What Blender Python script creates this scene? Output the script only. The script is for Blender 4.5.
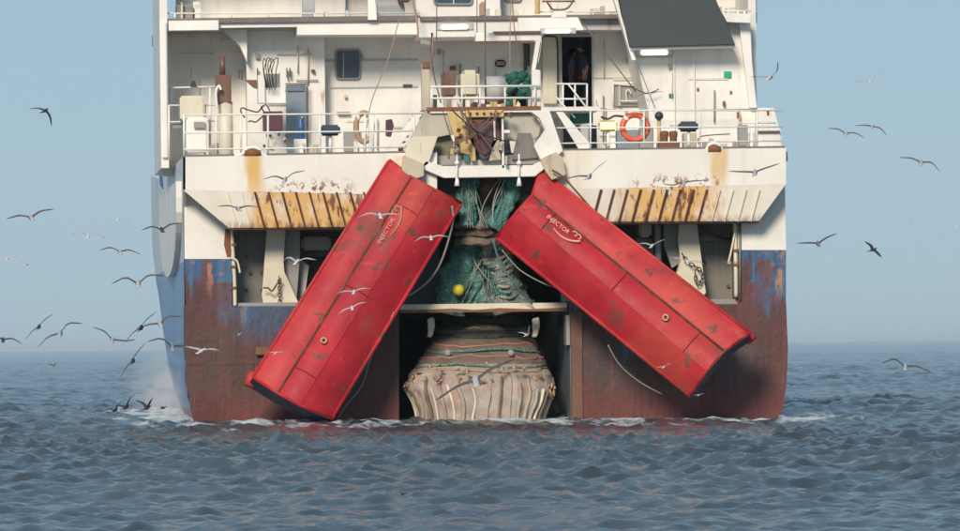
import bpy, bmesh, math, random
import numpy as np
from mathutils import Vector, Matrix

random.seed(7)
R = math.radians
S = bpy.context.scene
COL = S.collection
for o in list(bpy.data.objects):
    bpy.data.objects.remove(o)

# ------------------------------------------------------------------ camera
D = 150.0            # metres from the camera to the transom
MPP = 0.025          # metres per photo pixel at the transom
ROLL = R(0.70)
PU, PV = -7.0, 345.5  # vanishing point of the ship's axis / horizon
CXW = (PU - 480) * MPP
CZ = 1.9
TR, CR, SR = math.tan(ROLL), math.cos(ROLL), math.sin(ROLL)


def unroll(px, py):
    dx, dy = px - 480, py - 265.5
    return 480 + dx * CR - dy * SR, 265.5 + dy * CR + dx * SR


def W(px, py, y=0.0):
    """point of the place seen at photo pixel px, py when it lies y metres forward of the transom"""
    u, v = unroll(px, py)
    k = (D + y) / D * MPP
    return Vector((CXW + (u - PU) * k, y, CZ - (v - PV) * k))


cam_d = bpy.data.cameras.new('camera')
cam = bpy.data.objects.new('camera', cam_d)
COL.objects.link(cam)
cam_d.sensor_width = 36
cam_d.lens = 36 * (D / MPP) / 960
cam_d.clip_start = 1
cam_d.clip_end = 60000
dx, dy = PU - 480, PV - 265.5
ppx = 480 + dx * CR + dy * SR
ppy = 265.5 + dy * CR - dx * SR
cam_d.shift_x = (480 - ppx) / 960
cam_d.shift_y = (ppy - 265.5) / 960
cam.matrix_world = Matrix.Translation((CXW, -D, CZ)) @ Matrix.Rotation(R(90), 4, 'X') @ Matrix.Rotation(-ROLL, 4, 'Z')
S.camera = cam

# ------------------------------------------------------------------ light
SUN_EL, SUN_AZ = R(30), R(199)      # azimuth measured from +Y (ahead) clockwise: behind the camera, to its left
w = bpy.data.worlds.new('World')
S.world = w
w.use_nodes = True
nt = w.node_tree
sky = nt.nodes.new('ShaderNodeTexSky')
sky.sky_type = 'NISHITA'
sky.sun_disc = False
sky.sun_elevation = SUN_EL
sky.sun_rotation = SUN_AZ
sky.air_density = 1.0
sky.dust_density = 0.3
sky.ozone_density = 2.0
bg = nt.nodes['Background']
bg.inputs['Strength'].default_value = 0.10
# hazy air: the clear sky is veiled by an even pale blue layer
veil = nt.nodes.new('ShaderNodeMix')
veil.data_type = 'RGBA'
veil.inputs[0].default_value = .82
veil.inputs[7].default_value = (2.85, 4.55, 6.15, 1)
nt.links.new(sky.outputs[0], veil.inputs[6])
nt.links.new(veil.outputs[2], bg.inputs['Color'])
sd = bpy.data.lights.new('sun', 'SUN')
sun = bpy.data.objects.new('sun', sd)
COL.objects.link(sun)
sd.energy = 3.6
sd.angle = R(15)
sd.color = (1.0, 0.87, 0.72)
sdir = Vector((math.sin(SUN_AZ) * math.cos(SUN_EL), math.cos(SUN_AZ) * math.cos(SUN_EL), math.sin(SUN_EL)))
sun.rotation_euler = sdir.to_track_quat('Z', 'Y').to_euler()
S.view_settings.view_transform = 'Standard'
S.view_settings.look = 'None'
S.view_settings.exposure = 0.0
S.view_settings.gamma = 1.0


# ------------------------------------------------------------------ materials
class NB:
    def __init__(s, name):
        s.m = bpy.data.materials.new(name)
        s.m.use_nodes = True
        s.t = s.m.node_tree
        s.b = s.t.nodes['Principled BSDF']
        s.o = s.t.nodes['Material Output']
        s.pos = s.n('ShaderNodeNewGeometry').outputs['Position']

    def n(s, ty, **k):
        x = s.t.nodes.new(ty)
        for a, v in k.items():
            setattr(x, a, v)
        return x

    def put(s, inp, v):
        if isinstance(v, bpy.types.NodeSocket):
            s.t.links.new(v, inp)
        elif isinstance(v, (tuple, list)) and len(v) == 3 and len(inp.default_value) == 4:
            inp.default_value = (*v, 1)
        else:
            inp.default_value = v

    def mapv(s, scale, vec=None, rot=None):
        m = s.n('ShaderNodeMapping')
        s.put(m.inputs['Vector'], vec or s.pos)
        m.inputs['Scale'].default_value = scale
        if rot:
            m.inputs['Rotation'].default_value = rot
        return m.outputs[0]

    def noise(s, sc, det=4, rough=.55, vec=None, dist=0):
        x = s.n('ShaderNodeTexNoise')
        s.put(x.inputs['Vector'], vec or s.pos)
        x.inputs['Scale'].default_value = sc
        x.inputs['Detail'].default_value = det
        x.inputs['Roughness'].default_value = rough
        x.inputs['Distortion'].default_value = dist
        return x.outputs['Fac']

    def ramp(s, v, a, b, lo=0., hi=1.):
        x = s.n('ShaderNodeMapRange')
        x.interpolation_type = 'SMOOTHSTEP'
        s.put(x.inputs['Value'], v)
        x.inputs['From Min'].default_value = a
        x.inputs['From Max'].default_value = b
        x.inputs['To Min'].default_value = lo
        x.inputs['To Max'].default_value = hi
        return x.outputs[0]

    def math(s, op, a, b=0.0):
        x = s.n('ShaderNodeMath', operation=op)
        s.put(x.inputs[0], a)
        s.put(x.inputs[1], b)
        return x.outputs[0]

    def mix(s, f, a, b):
        x = s.n('ShaderNodeMix', data_type='RGBA')
        s.put(x.inputs[0], f)
        s.put(x.inputs[6], a)
        s.put(x.inputs[7], b)
        return x.outputs[2]

    def xyz(s):
        x = s.n('ShaderNodeSeparateXYZ')
        s.put(x.inputs[0], s.pos)
        return x.outputs

    def bump(s, h, st=.3, dist=.02):
        x = s.n('ShaderNodeBump')
        x.inputs['Strength'].default_value = st
        x.inputs['Distance'].default_value = dist
        s.put(x.inputs['Height'], h)
        s.put(s.b.inputs['Normal'], x.outputs[0])

    def fin(s, col, rough=.5, metal=0., spec=None):
        s.put(s.b.inputs['Base Color'], col)
        s.put(s.b.inputs['Roughness'], rough)
        s.put(s.b.inputs['Metallic'], metal)
        if spec is not None:
            s.b.inputs['Specular IOR Level'].default_value = spec
        return s.m


def paint(name, col, dirt=.25, rust=.0, rough=.45, var=.10, dirtcol=(.30, .27, .22), rustcol=(.30, .12, .04)):
    n = NB(name)
    a = n.noise(.9, 5)
    c = n.mix(n.ramp(a, .3, .7), tuple(x * (1 - var) for x in col), tuple(min(1, x * (1 + var * .6)) for x in col))
    st = n.noise(1.0, 5, .6, n.mapv((3.2, 3.2, .35)))
    c = n.mix(n.math('MULTIPLY', n.ramp(st, .48, .78), dirt), c, dirtcol)
    f = n.noise(7, 4, .65)
    c = n.mix(n.math('MULTIPLY', n.ramp(f, .6, .75), dirt * .8), c, dirtcol)
    if rust:
        r1 = n.noise(1.0, 6, .65, n.mapv((4.5, 4.5, .5)))
        r2 = n.noise(.45, 3)
        rr = n.math('MULTIPLY', n.ramp(r1, .56, .66), n.ramp(r2, .62 - rust * .3, .72 - rust * .3))
        c = n.mix(n.math('MULTIPLY', rr, .85), c, rustcol)
    n.bump(n.noise(3, 5), .12, .03)
    return n.fin(c, rough)


def stains(n, c, lst, wobble=.35):
    """soft edged patches of rust run down from fittings: (px, py0, py1, half width px, strength, colour)"""
    x, y, z = n.xyz()
    nz = n.noise(2.2, 4, .6, n.mapv((1, 1, .35)))
    wob = n.math('MULTIPLY', n.math('SUBTRACT', nz, .5), wobble)
    for px, py0, py1, hw, st, colr in lst:
        p0, p1 = W(px, py0), W(px, py1)
        ax = n.math('ABSOLUTE', n.math('ADD', n.math('SUBTRACT', x, p0.x), wob))
        mx = n.ramp(ax, hw * MPP * .45, hw * MPP * 1.25, 1, 0)
        mz = n.math('MULTIPLY', n.ramp(z, p1.z - .1, p1.z + (p0.z - p1.z) * .8), n.ramp(z, p0.z + .02, p0.z + .12, 1, 0))
        m = n.math('MULTIPLY', n.math('MULTIPLY', mx, mz), n.ramp(nz, .2, .6, st * .6, st))
        c = n.mix(m, c, colr)
    return c


WH = (.80, .77, .71)
M = {}
M['white'] = paint('white_paint', WH, .18, .2)
M['white_clean'] = paint('white_paint_clean', (.84, .81, .76), .10, 0)
M['cream'] = paint('cream_paint', (.68, .62, .48), .35, .3)
M['cream_dirty'] = paint('cream_paint_dirty', (.52, .46, .34), .5, .6)
M['yellow'] = paint('yellow_paint', (.60, .44, .18), .6, .9)
M['cheek'] = paint('cheek_paint', (.48, .45, .37), .5, .5)
M['block'] = paint('block_paint', (.13, .045, .05), .3, .5)
M['grey'] = paint('grey_paint', (.30, .29, .27), .4, .3)
M['grey_light'] = paint('light_grey_paint', (.46, .46, .45), .3, .1)
M['blue_grey'] = paint('blue_grey_paint', (.22, .27, .32), .3, .0)
M['bay_wall'] = paint('bay_wall_paint', (.17, .165, .15), .4, .25)
M['olive'] = paint('olive_paint', (.16, .17, .10), .4, .2)
M['dark'] = paint('dark_paint', (.035, .035, .045), .3, 0)
M['navy'] = paint('navy_paint', (.15, .18, .22), .3, .3)
M['maroon'] = paint('maroon_paint', (.09, .03, .045), .3, 0)
M['brown'] = paint('brown_paint', (.16, .075, .05), .4, .4)
M['rust'] = paint('rusted_steel', (.20, .08, .035), .4, .6, .8)
M['rustbar'] = paint('rusted_bar', (.10, .035, .018), .4, .5, .85)
M['deckline'] = paint('deck_edge_paint', (.16, .14, .13), .4, .3)
M['screen'] = paint('dark_green_grey_paint', (.045, .058, .062), .12, 0, .55, .08, (.07, .08, .08))
M['blue'] = paint('blue_paint', (.03, .10, .26), .2, 0)
M['teal'] = paint('teal_paint', (.02, .16, .13), .3, 0)
M['green'] = paint('green_sign', (.03, .36, .20), .1, 0)
M['orange'] = paint('orange_ring', (.72, .13, .06), .25, 0)
M['tan_ring'] = paint('faded_tan_ring', (.42, .25, .13), .25, 0)
M['skin'] = paint('skin', (.42, .20, .13), 0, 0, .6)
M['shirt'] = paint('navy_cloth', (.035, .06, .10), .1, 0, .9)
M['shirt2'] = paint('grey_blue_cloth', (.24, .28, .36), .1, 0, .9)
M['trouser'] = paint('dark_cloth', (.015, .017, .03), 0, 0, .9)
M['hair'] = paint('dark_hair', (.03, .02, .015), 0, 0, .8)
M['black'] = paint('black_rubber', (.015, .015, .017), .1, 0, .6)
M['rope'] = paint('pale_rope', (.33, .31, .28), .4, 0, .9)
M['rope_pink'] = paint('pink_rope', (.42, .25, .20), .3, 0, .9)
M['wire'] = paint('wire', (.16, .12, .10), .3, 0, .7)
M['ropegreen'] = paint('green_rope', (.10, .22, .19), .4, 0, .9)
M['float'] = paint('yellow_float', (.72, .60, .03), .2, 0)
M['float_o'] = paint('orange_float', (.46, .24, .14), .5, 0)
M['float_p'] = paint('pink_float', (.42, .20, .17), .5, 0)
M['float_y'] = paint('tan_float', (.50, .32, .16), .5, 0)
M['chain'] = paint('rusty_chain', (.08, .055, .04), .4, .4, .8)
M['glass'] = NB('dark_window_glass').fin((.05, .075, .10), .12)


def emit(name, col, st):
    n = NB(name)
    n.b.inputs['Emission Color'].default_value = (*col, 1)
    n.b.inputs['Emission Strength'].default_value = st
    return n.fin(col, .4)


M['lamp'] = emit('lit_tube', (1, .93, .75), 1.3)
M['lampy'] = emit('lit_floodlight', (1, .74, .18), 2.8)


def mk_bulwark():
    n = NB('bulwark_paint')
    a = n.noise(.7, 5)
    c = n.mix(n.ramp(a, .3, .7), (.76, .72, .65), (.82, .79, .72))
    st = n.noise(1.0, 5, .6, n.mapv((3.2, 3.2, .3)))
    c = n.mix(n.math('MULTIPLY', n.ramp(st, .52, .8), .25), c, (.38, .33, .26))
    OR, LO = (.66, .40, .11), (.66, .52, .30)
    c = stains(n, c, [(252, 155, 232, 10, .95, OR), (715, 150, 205, 9, .9, OR), (400, 160, 185, 10, .5, OR),
                      (558, 150, 190, 9, .45, LO), (575, 150, 240, 14, .25, LO)])
    # flaking rust along the bars
    x, y, z = n.xyz()
    zz0, zz1 = W(300, 190).z, W(300, 176).z
    band = n.math('MULTIPLY', n.ramp(z, zz0 - .5, zz0 - .05), n.ramp(z, zz0, zz0 + .36, 1, 0))
    lx = n.math('MULTIPLY', n.ramp(x, W(262, 190).x, W(285, 190).x), n.ramp(x, W(335, 190).x, W(360, 190).x, 1, 0))
    rx = n.math('MULTIPLY', n.ramp(x, W(620, 190).x, W(645, 190).x), n.ramp(x, W(705, 190).x, W(728, 190).x, 1, 0))
    sel = n.math('MULTIPLY', band, n.math('ADD', lx, rx))
    fl = n.ramp(n.noise(5.5, 5, .75, n.mapv((1, 1, .8))), .52, .56)
    c = n.mix(n.math('MULTIPLY', sel, fl), c, (.24, .08, .03))
    n.bump(n.noise(3, 5), .12, .03)
    return n.fin(c, .5)


M['bulwark'] = mk_bulwark()


def mk_fender():
    n = NB('fender_paint')
    x, y, z = n.xyz()
    wave = n.noise(1.5, 4, .6)
    c = n.mix(n.ramp(n.noise(1.3, 4), .35, .7), (.76, .70, .58), (.82, .77, .68))
    lx = n.math('MULTIPLY', n.ramp(x, W(243, 200).x, W(258, 200).x), n.ramp(x, W(352, 200).x, W(385, 200).x, 1, 0))
    rx = n.math('MULTIPLY', n.ramp(x, W(603, 200).x, W(640, 200).x), n.ramp(x, W(690, 200).x, W(730, 200).x, 1, 0))
    sel = n.math('ADD', lx, rx)
    o = n.math('MULTIPLY', sel, n.ramp(wave, .28, .52))
    c = n.mix(n.math('MULTIPLY', o, .85), c, (.74, .40, .09))
    st = n.noise(1.0, 6, .7, n.mapv((6, 6, 1.4)))
    c = n.mix(n.math('MULTIPLY', n.math('MULTIPLY', sel, n.ramp(st, .53, .60)), .9), c, (.17, .055, .025))
    sh = n.ramp(z, W(300, 226).z - .05, W(300, 218).z, 1, 0)
    c = n.mix(n.math('MULTIPLY', n.math('MULTIPLY', sh, n.ramp(st, .4, .55)), .7), c, (.20, .09, .05))
    n.bump(st, .3, .03)
    return n.fin(c, .6)


M['fender'] = mk_fender()


def mk_hull():
    n = NB('hull_paint')
    x, y, z = n.xyz()
    big = n.noise(.55, 5, .6, n.mapv((1.6, 1.6, .6)))
    stk = n.noise(1.0, 6, .6, n.mapv((3.5, 3.5, .25)))
    fine = n.noise(5, 5, .7)
    red = n.mix(n.ramp(stk, .35, .65), (.080, .036, .032), (.13, .044, .040))
    red = n.mix(n.ramp(big, .45, .68), red, (.075, .048, .042))
    red = n.mix(n.math('MULTIPLY', n.ramp(n.noise(.9, 4, .6, n.mapv((2.5, 2.5, .3))), .55, .7), .55), red, (.05, .045, .035))
    blue = n.mix(n.ramp(stk, .4, .7), (.03, .10, .22), (.07, .16, .27))
    zb = W(300, 296).z
    # ragged paint edge: blue survives high up, worn to red oxide below
    lim = n.math('ADD', n.math('MULTIPLY', n.math('SUBTRACT', big, .5), 6.5), n.math('MULTIPLY', n.math('SUBTRACT', stk, .5), 4.2))
    f = n.ramp(n.math('ADD', n.math('SUBTRACT', z, zb), lim), -.35, .5)
    c = n.mix(f, red, blue)
    ru = n.math('MULTIPLY', n.ramp(fine, .56, .64), n.ramp(z, W(300, 300).z, W(300, 270).z))
    c = n.mix(n.math('MULTIPLY', ru, n.ramp(big, .45, .6)), c, (.42, .16, .08))
    MR, BL, BG = (.13, .045, .045), (.035, .11, .21), (.06, .085, .10)
    c = stains(n, c, [(262, 306, 352, 30, .75, BL), (308, 306, 340, 22, .6, BL), (345, 312, 345, 18, .35, BG), (196, 300, 345, 8, .5, MR),
                      (206, 256, 350, 8, .95, MR), (224, 285, 340, 11, .8, MR), (765, 262, 320, 6, .9, MR), (752, 285, 345, 9, .85, MR),
                      (775, 296, 350, 9, .7, MR), (700, 300, 325, 14, .5, BL), (610, 330, 400, 22, .35, BG), (735, 345, 400, 26, .4, BG), (218, 330, 400, 16, .45, (.07, .055, .04))], 1.1)
    c = stains(n, c, [(779, 272, 302, 4, .8, (.50, .22, .10)), (210, 266, 300, 3, .7, (.50, .24, .16)), (242, 306, 330, 4, .4, (.40, .22, .14))], .6)
    low = n.ramp(z, .1, 1.1, 1, 0)
    c = n.mix(n.math('MULTIPLY', low, .6), c, (.17, .035, .032))
    g1 = n.noise(1.0, 8, .75, n.mapv((7, 7, 2.2)))
    c = n.mix(n.math('MULTIPLY', n.ramp(g1, .53, .62), .55), c, (.055, .035, .03))
    c = n.mix(n.math('MULTIPLY', n.ramp(n.noise(1.0, 8, .75, n.mapv((9, 9, 1.1))), .57, .64), .5), c, (.24, .085, .055))
    n.bump(n.math('ADD', stk, n.math('ADD', fine, g1)), .5, .05)
    return n.fin(c, .6)


M['hull'] = mk_hull()


def mk_side():
    n = NB('hull_side_paint')
    x, y, z = n.xyz()
    stk = n.noise(1.0, 6, .6, n.mapv((1.2, 1.2, .08)))
    blue = n.mix(n.ramp(stk, .35, .65), (.07, .19, .38), (.15, .29, .45))
    white = n.mix(n.ramp(stk, .4, .65), (.52, .53, .52), (.62, .63, .62))
    zw = W(170, 262).z
    c = n.mix(n.ramp(z, zw - .01, zw + .01), blue, white)
    c = n.mix(n.ramp(z, .35, .42, 1, 0), c, (.15, .04, .035))
    c = n.mix(n.math('MULTIPLY', n.ramp(n.noise(1, 5, .6, n.mapv((.5, .5, .3))), .58, .66), .35), c, (.28, .16, .10))
    n.bump(stk, .2, .04)
    return n.fin(c, .35)


M['hull_side'] = mk_side()


def mk_trawl_door(name, a, b, scuff):
    n = NB(name)
    big = n.noise(.8, 5, .6)
    c = n.mix(n.ramp(big, .35, .68), a, b)
    sc = n.noise(1.6, 6, .68)
    m = n.math('MAXIMUM', n.ramp(sc, .582, .65), n.math('MULTIPLY', n.ramp(n.noise(.55, 5, .7, n.mapv((1, 1, 1)), .6), .57, .66), .6))
    c = n.mix(n.math('MULTIPLY', m, scuff), c, (.12, .055, .045))
    pk = n.noise(2.4, 5, .7, n.mapv((1, 1, 1.3)))
    c = n.mix(n.math('MULTIPLY', n.ramp(pk, .60, .72), .25), c, (.66, .22, .13))
    ed = n.noise(1.0, 6, .7, n.mapv((5, 5, 5)))
    c = n.mix(n.math('MULTIPLY', n.ramp(ed, .60, .66), .5), c, (.20, .03, .03))
    c = n.mix(n.math('MULTIPLY', n.ramp(n.noise(.35, 3), .5, .62), .25), c, (.58, .12, .06))
    n.bump(n.math('ADD', sc, n.math('MULTIPLY', n.noise(1.1, 3), 2.0)), .35, .07)
    return n.fin(c, n.ramp(sc, .3, .7, .5, .7), spec=.35)


M['door_red'] = mk_trawl_door('trawl_door_red', (.34, .012, .022), (.50, .020, .032), 1.0)
M['door_slat'] = mk_trawl_door('trawl_door_slat_lit_red', (.42, .024, .032), (.56, .055, .050), 1.0)  # brighter red: sunlight and sky gloss on the slat put into its colour
M['door_dark'] = paint('trawl_door_inner_shade', (.035, .035, .055), .3, .1, .7)  # dark blue: shade of the hollow lower end put into the colour


def mk_net(name, a, b, c3, sc, cell=11, dk=.7):
    n = NB(name)
    f = n.noise(sc, 5, .65)
    c = n.mix(n.ramp(f, .38, .6), a, b)
    g = n.noise(sc * 1.7, 4, .6)
    c = n.mix(n.math('MULTIPLY', n.ramp(g, .54, .66), .8), c, c3)
    v = n.n('ShaderNodeTexVoronoi', feature='DISTANCE_TO_EDGE')
    n.put(v.inputs['Vector'], n.pos)
    v.inputs['Scale'].default_value = cell
    e = n.ramp(v.outputs['Distance'], .03, .16, 1, 0)
    c = n.mix(n.math('MULTIPLY', n.math('SUBTRACT', 1.0, e), dk), c, tuple(x * .45 for x in a))
    n.bump(n.math('ADD', e, f), .7, .05)
    return n.fin(c, .9)


M['net_teal'] = mk_net('net_teal', (.10, .29, .26), (.20, .44, .39), (.50, .56, .48), 1.7)
M['net_dark'] = mk_net('net_dark', (.05, .11, .12), (.09, .18, .17), (.18, .24, .21), 1.5)
M['net_olive'] = mk_net('net_olive', (.12, .13, .10), (.20, .19, .14), (.10, .20, .17), 1.6)
M['net_brown'] = mk_net('net_brown', (.22, .16, .12), (.33, .25, .19), (.42, .25, .19), 1.4, 24, .4)
M['net_pale'] = mk_net('net_pale', (.52, .41, .33), (.66, .57, .48), (.58, .34, .28), 1.1, 26, .3)
M['net_grey'] = mk_net('net_grey_green', (.22, .30, .27), (.38, .43, .38), (.55, .52, .45), 1.9)


# ------------------------------------------------------------------ object helpers
def link(o, parent=None):
    COL.objects.link(o)
    if parent is not None:
        o.parent = parent
    return o


def obj(name, bm, mat, parent=None, smooth=False):
    me = bpy.data.meshes.new(name)
    bmesh.ops.recalc_face_normals(bm, faces=bm.faces[:])
    bm.to_mesh(me)
    bm.free()
    for m in (mat if isinstance(mat, (list, tuple)) else [mat]):
        me.materials.append(M[m] if isinstance(m, str) else m)
    if smooth:
        for p in me.polygons:
            p.use_smooth = True
    return link(bpy.data.objects.new(name, me), parent)


def tag(o, label, cat, group=None):
    o['label'] = label
    o['category'] = cat
    if group:
        o['group'] = group
    return o


def thing(name, label, cat, loc=(0, 0, 0), group=None):
    o = bpy.data.objects.new(name, None)
    COL.objects.link(o)
    o.location = loc
    return tag(o, label, cat, group)


def bx(bm, p0, p1):
    x0, x1 = sorted((p0[0], p1[0]))
    y0, y1 = sorted((p0[1], p1[1]))
    z0, z1 = sorted((p0[2], p1[2]))
    v = [bm.verts.new((x, y, z)) for x in (x0, x1) for y in (y0, y1) for z in (z0, z1)]
    for f in ((0, 1, 3, 2), (4, 6, 7, 5), (0, 4, 5, 1), (2, 3, 7, 6), (0, 2, 6, 4), (1, 5, 7, 3)):
        bm.faces.new([v[i] for i in f])


def pbox(bm, a, b, c, d, y0, y1):
    """box whose near face spans photo px a..c, b..d at depth y0"""
    p, q = W(a, b, y0), W(c, d, y0)
    bx(bm, (p.x, y0, p.z), (q.x, y1, q.z))


def prism(bm, pts, y0, y1):
    P = [W(x, y, y0) for x, y in pts]
    f = [bm.verts.new((p.x, y0, p.z)) for p in P]
    g = [bm.verts.new((p.x, y1, p.z)) for p in P]
    bm.faces.new(f)
    bm.faces.new(g[::-1])
    n = len(P)
    for i in range(n):
        bm.faces.new((f[i], f[(i + 1) % n], g[(i + 1) % n], g[i]))


def loft(bm, rings, cap=True, mi=None):
    rs = [[bm.verts.new(p) for p in r] for r in rings]
    n = len(rs[0])
    for a, b in zip(rs[:-1], rs[1:]):
        for i in range(n):
            f = bm.faces.new((a[i], a[(i + 1) % n], b[(i + 1) % n], b[i]))
            if mi is not None:
                f.material_index = mi
    if cap:
        for r in (rs[0], rs[-1]):
            f = bm.faces.new(r)
            if mi is not None:
                f.material_index = mi


def tube(bm, pts, r, seg=6, r2=None):
    pts = [Vector(p) for p in pts]
    rings = []
    n = len(pts)
    for i, p in enumerate(pts):
        t = (pts[min(i + 1, n - 1)] - pts[max(i - 1, 0)]).normalized()
        up = Vector((0, 1, 0)) if abs(t.y) < .9 else Vector((1, 0, 0))
        a = t.cross(up).normalized()
        b = t.cross(a).normalized()
        rr = r if r2 is None else r + (r2 - r) * i / max(1, n - 1)
        if callable(r):
            rr = r(i / max(1, n - 1))
        rings.append([p + (a * math.cos(2 * math.pi * k / seg) + b * math.sin(2 * math.pi * k / seg)) * rr for k in range(seg)])
    loft(bm, rings)


def curve(P, n=16, sag=0.0):
    """smooth path through points (Catmull-Rom)"""
    P = [Vector(p) for p in P]
    Q = [P[0]] + P + [P[-1]]
    out = []
    for i in range(len(P) - 1):
        a, b, c, d = Q[i:i + 4]
        for k in range(n):
            t = k / n
            out.append(.5 * ((2 * b) + (c - a) * t + (2 * a - 5 * b + 4 * c - d) * t * t + (3 * b - a - 3 * c + d) * t ** 3))
    out.append(P[-1])
    return out


def BM():
    return bmesh.new()


def B(name, mat, parent, rects, y0, y1, bev=0.0):
    bm = BM()
    for r in rects:
        pbox(bm, *r, y0, y1)
    if bev:
        bmesh.ops.bevel(bm, geom=bm.edges[:], offset=bev, segments=2, affect='EDGES', clamp_overlap=True)
    return obj(name, bm, mat, parent)


def PR(name, mat, parent, pts, y0, y1, bev=0.0):
    bm = BM()
    prism(bm, pts, y0, y1)
    if bev:
        bmesh.ops.bevel(bm, geom=bm.edges[:], offset=bev, segments=2, affect='EDGES', clamp_overlap=True)
    return obj(name, bm, mat, parent)


def T(name, mat, parent, pts, y, rpx, seg=6, sm=True, n=8):
    """tube through photo points, radius in px"""
    P = [W(p[0], p[1], p[2] if len(p) > 2 else y) for p in pts]
    if len(P) > 2:
        P = curve(P, n)
    bm = BM()
    tube(bm, P, rpx * MPP, seg)
    return obj(name, bm, mat, parent, sm)


def cyl(bm, c, r, h, seg=16, axis='Z', r2=None):
    r2 = r if r2 is None else r2
    ax = {'Z': Vector((0, 0, 1)), 'Y': Vector((0, 1, 0)), 'X': Vector((1, 0, 0))}[axis]
    u = Vector((1, 0, 0)) if axis != 'X' else Vector((0, 1, 0))
    v = ax.cross(u)
    c = Vector(c)
    rings = []
    for t, rr in ((0, r), (1, r2)):
        rings.append([c + ax * h * t + (u * math.cos(2 * math.pi * k / seg) + v * math.sin(2 * math.pi * k / seg)) * rr for k in range(seg)])
    loft(bm, rings)


# ================================================================== SEA
def smooth(a, b, x):
    t = np.clip((x - a) / (b - a), 0, 1)
    return t * t * (3 - 2 * t)


def build_sea():
    rng = np.random.default_rng(11)
    waves = []
    for i in range(170):
        lam = .38 * (8 / .38) ** rng.random()
        th = R(105) + rng.normal() * .95
        amp = .0084 * lam ** .35 * (1.0 if lam < 1.8 else (1.5 / lam) ** .75)
        waves.append((lam, th, amp * (0.4 + 1.1 * rng.random()), rng.random() * 6.283))
    near, far = 54.0, 900.0
    nr, nc = 1500, 560
    d = near * (far / near) ** (np.arange(nr) / (nr - 1))
    d = np.concatenate([d, far * (30000 / far) ** (np.arange(1, 120) / 119)])
    t0, t1 = (-120 - PU) * MPP / D, (1080 - PU) * MPP / D
    tt = np.linspace(t0, t1, nc)
    left = t0 - np.tan(np.linspace(0, R(72), 26))[1:][::-1]
    right = t1 + np.tan(np.linspace(0, R(72), 26))[1:]
    tt = np.concatenate([left, tt, right])
    dt = np.gradient(tt)
    X = CXW + tt[None, :] * d[:, None]
    Y = -D + np.repeat(d[:, None], len(tt), 1)
    sx = dt[None, :] * d[:, None]
    sy = np.gradient(d)[:, None] * np.ones_like(X)
    Z = np.zeros_like(X)
    DX = np.zeros_like(X)
    DY = np.zeros_like(X)
    gust = .75 + .35 * np.sin(X * .07 + 1.3 * np.sin(Y * .023)) * np.sin(Y * .051 + .8 * np.sin(X * .05)) 
    for lam, th, a, ph in waves:
        k = 2 * math.pi / lam
        kx, ky = k * math.cos(th), k * math.sin(th)
        # fade what the grid cannot carry
        fs = 1 - smooth(.28, .5, (sx * abs(math.cos(th)) + sy * abs(math.sin(th))) / lam)
        A = a * fs * (gust if lam < 6 else 1)
        p = kx * X + ky * Y + ph
        Z += A * np.cos(p)
        q = .8
        DX -= q * A * math.cos(th) * np.sin(p)
        DY -= q * A * math.sin(th) * np.sin(p)
    # a long low swell carries to the horizon
    Z += .22 * np.sin(Y * .045 + X * .012 + 1.0) * smooth(60, 260, d)[:, None] * .6
    Z += .10 * np.sin(Y * .11 - X * .05)
    # calmer water right under the stern
    X = X + DX
    Y = Y + DY
    nr, ncc = X.shape
    co = np.stack([X, Y, Z], -1).reshape(-1, 3).astype(np.float32)
    i = np.arange((nr - 1) * (ncc - 1))
    r, c = i // (ncc - 1), i % (ncc - 1)
    a = r * ncc + c
    quads = np.stack([a, a + 1, a + ncc + 1, a + ncc], -1).astype(np.int32)
    me = bpy.data.meshes.new('sea')
    me.vertices.add(len(co))
    me.vertices.foreach_set('co', co.ravel())
    me.loops.add(quads.size)
    me.loops.foreach_set('vertex_index', quads.ravel())
    me.polygons.add(len(quads))
    me.polygons.foreach_set('loop_start', (np.arange(len(quads)) * 4).astype(np.int32))
    me.polygons.foreach_set('loop_total', np.full(len(quads), 4, np.int32))
    me.polygons.foreach_set('use_smooth', np.ones(len(quads), bool))
    me.update()
    me.validate()
    return me


def mk_water():
    n = NB('sea_water')
    x, y, z = n.xyz()
    deep = n.mix(n.ramp(n.noise(.25, 3), .4, .6), (.036, .050, .060), (.062, .078, .088))
    # foam round the stern and along the port side
    ax = n.math('ABSOLUTE', n.math('SUBTRACT', x, .1))
    wob = n.noise(.8, 5, .65, n.mapv((1, .5, 1)))
    m1 = n.math('MULTIPLY', n.ramp(y, -16, -.5), n.ramp(y, 14, 60, 1, 0))
    m2 = n.ramp(ax, 7.6, 10.5, 1, 0)
    area = n.math('MULTIPLY', m1, m2)
    ll = n.math('MULTIPLY', n.ramp(x, -11.5, -7.5), n.ramp(x, -7.0, -6.0, 1, 0))
    l2 = n.math('MULTIPLY', n.ramp(y, -3, 3), n.ramp(y, 25, 70, 1, 0))
    area = n.math('MAXIMUM', n.math('MULTIPLY', area, .8), n.math('MULTIPLY', ll, l2))
    foam = n.ramp(n.math('ADD', wob, n.math('MULTIPLY', area, .36)), .70, .86)
    foam = n.math('MULTIPLY', foam, n.ramp(area, .02, .3))
    cap = n.math('MULTIPLY', n.ramp(n.noise(.9, 5, .7, n.mapv((1, .35, 1))), .70, .76), n.ramp(z, .08, .25))
    foam = n.math('MAXIMUM', foam, n.math('MULTIPLY', cap, .5))
    c = n.mix(foam, deep, (.55, .60, .62))
    n.b.inputs['IOR'].default_value = 1.33
    rp = n.math('ADD', n.noise(1.6, 7, .65, n.mapv((1, .55, 1))), n.math('MULTIPLY', n.noise(9, 4, .6), .25))
    n.bump(rp, .6, .22)
    return n.fin(c, n.math('ADD', n.math('MULTIPLY', foam, .5), .12))


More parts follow.
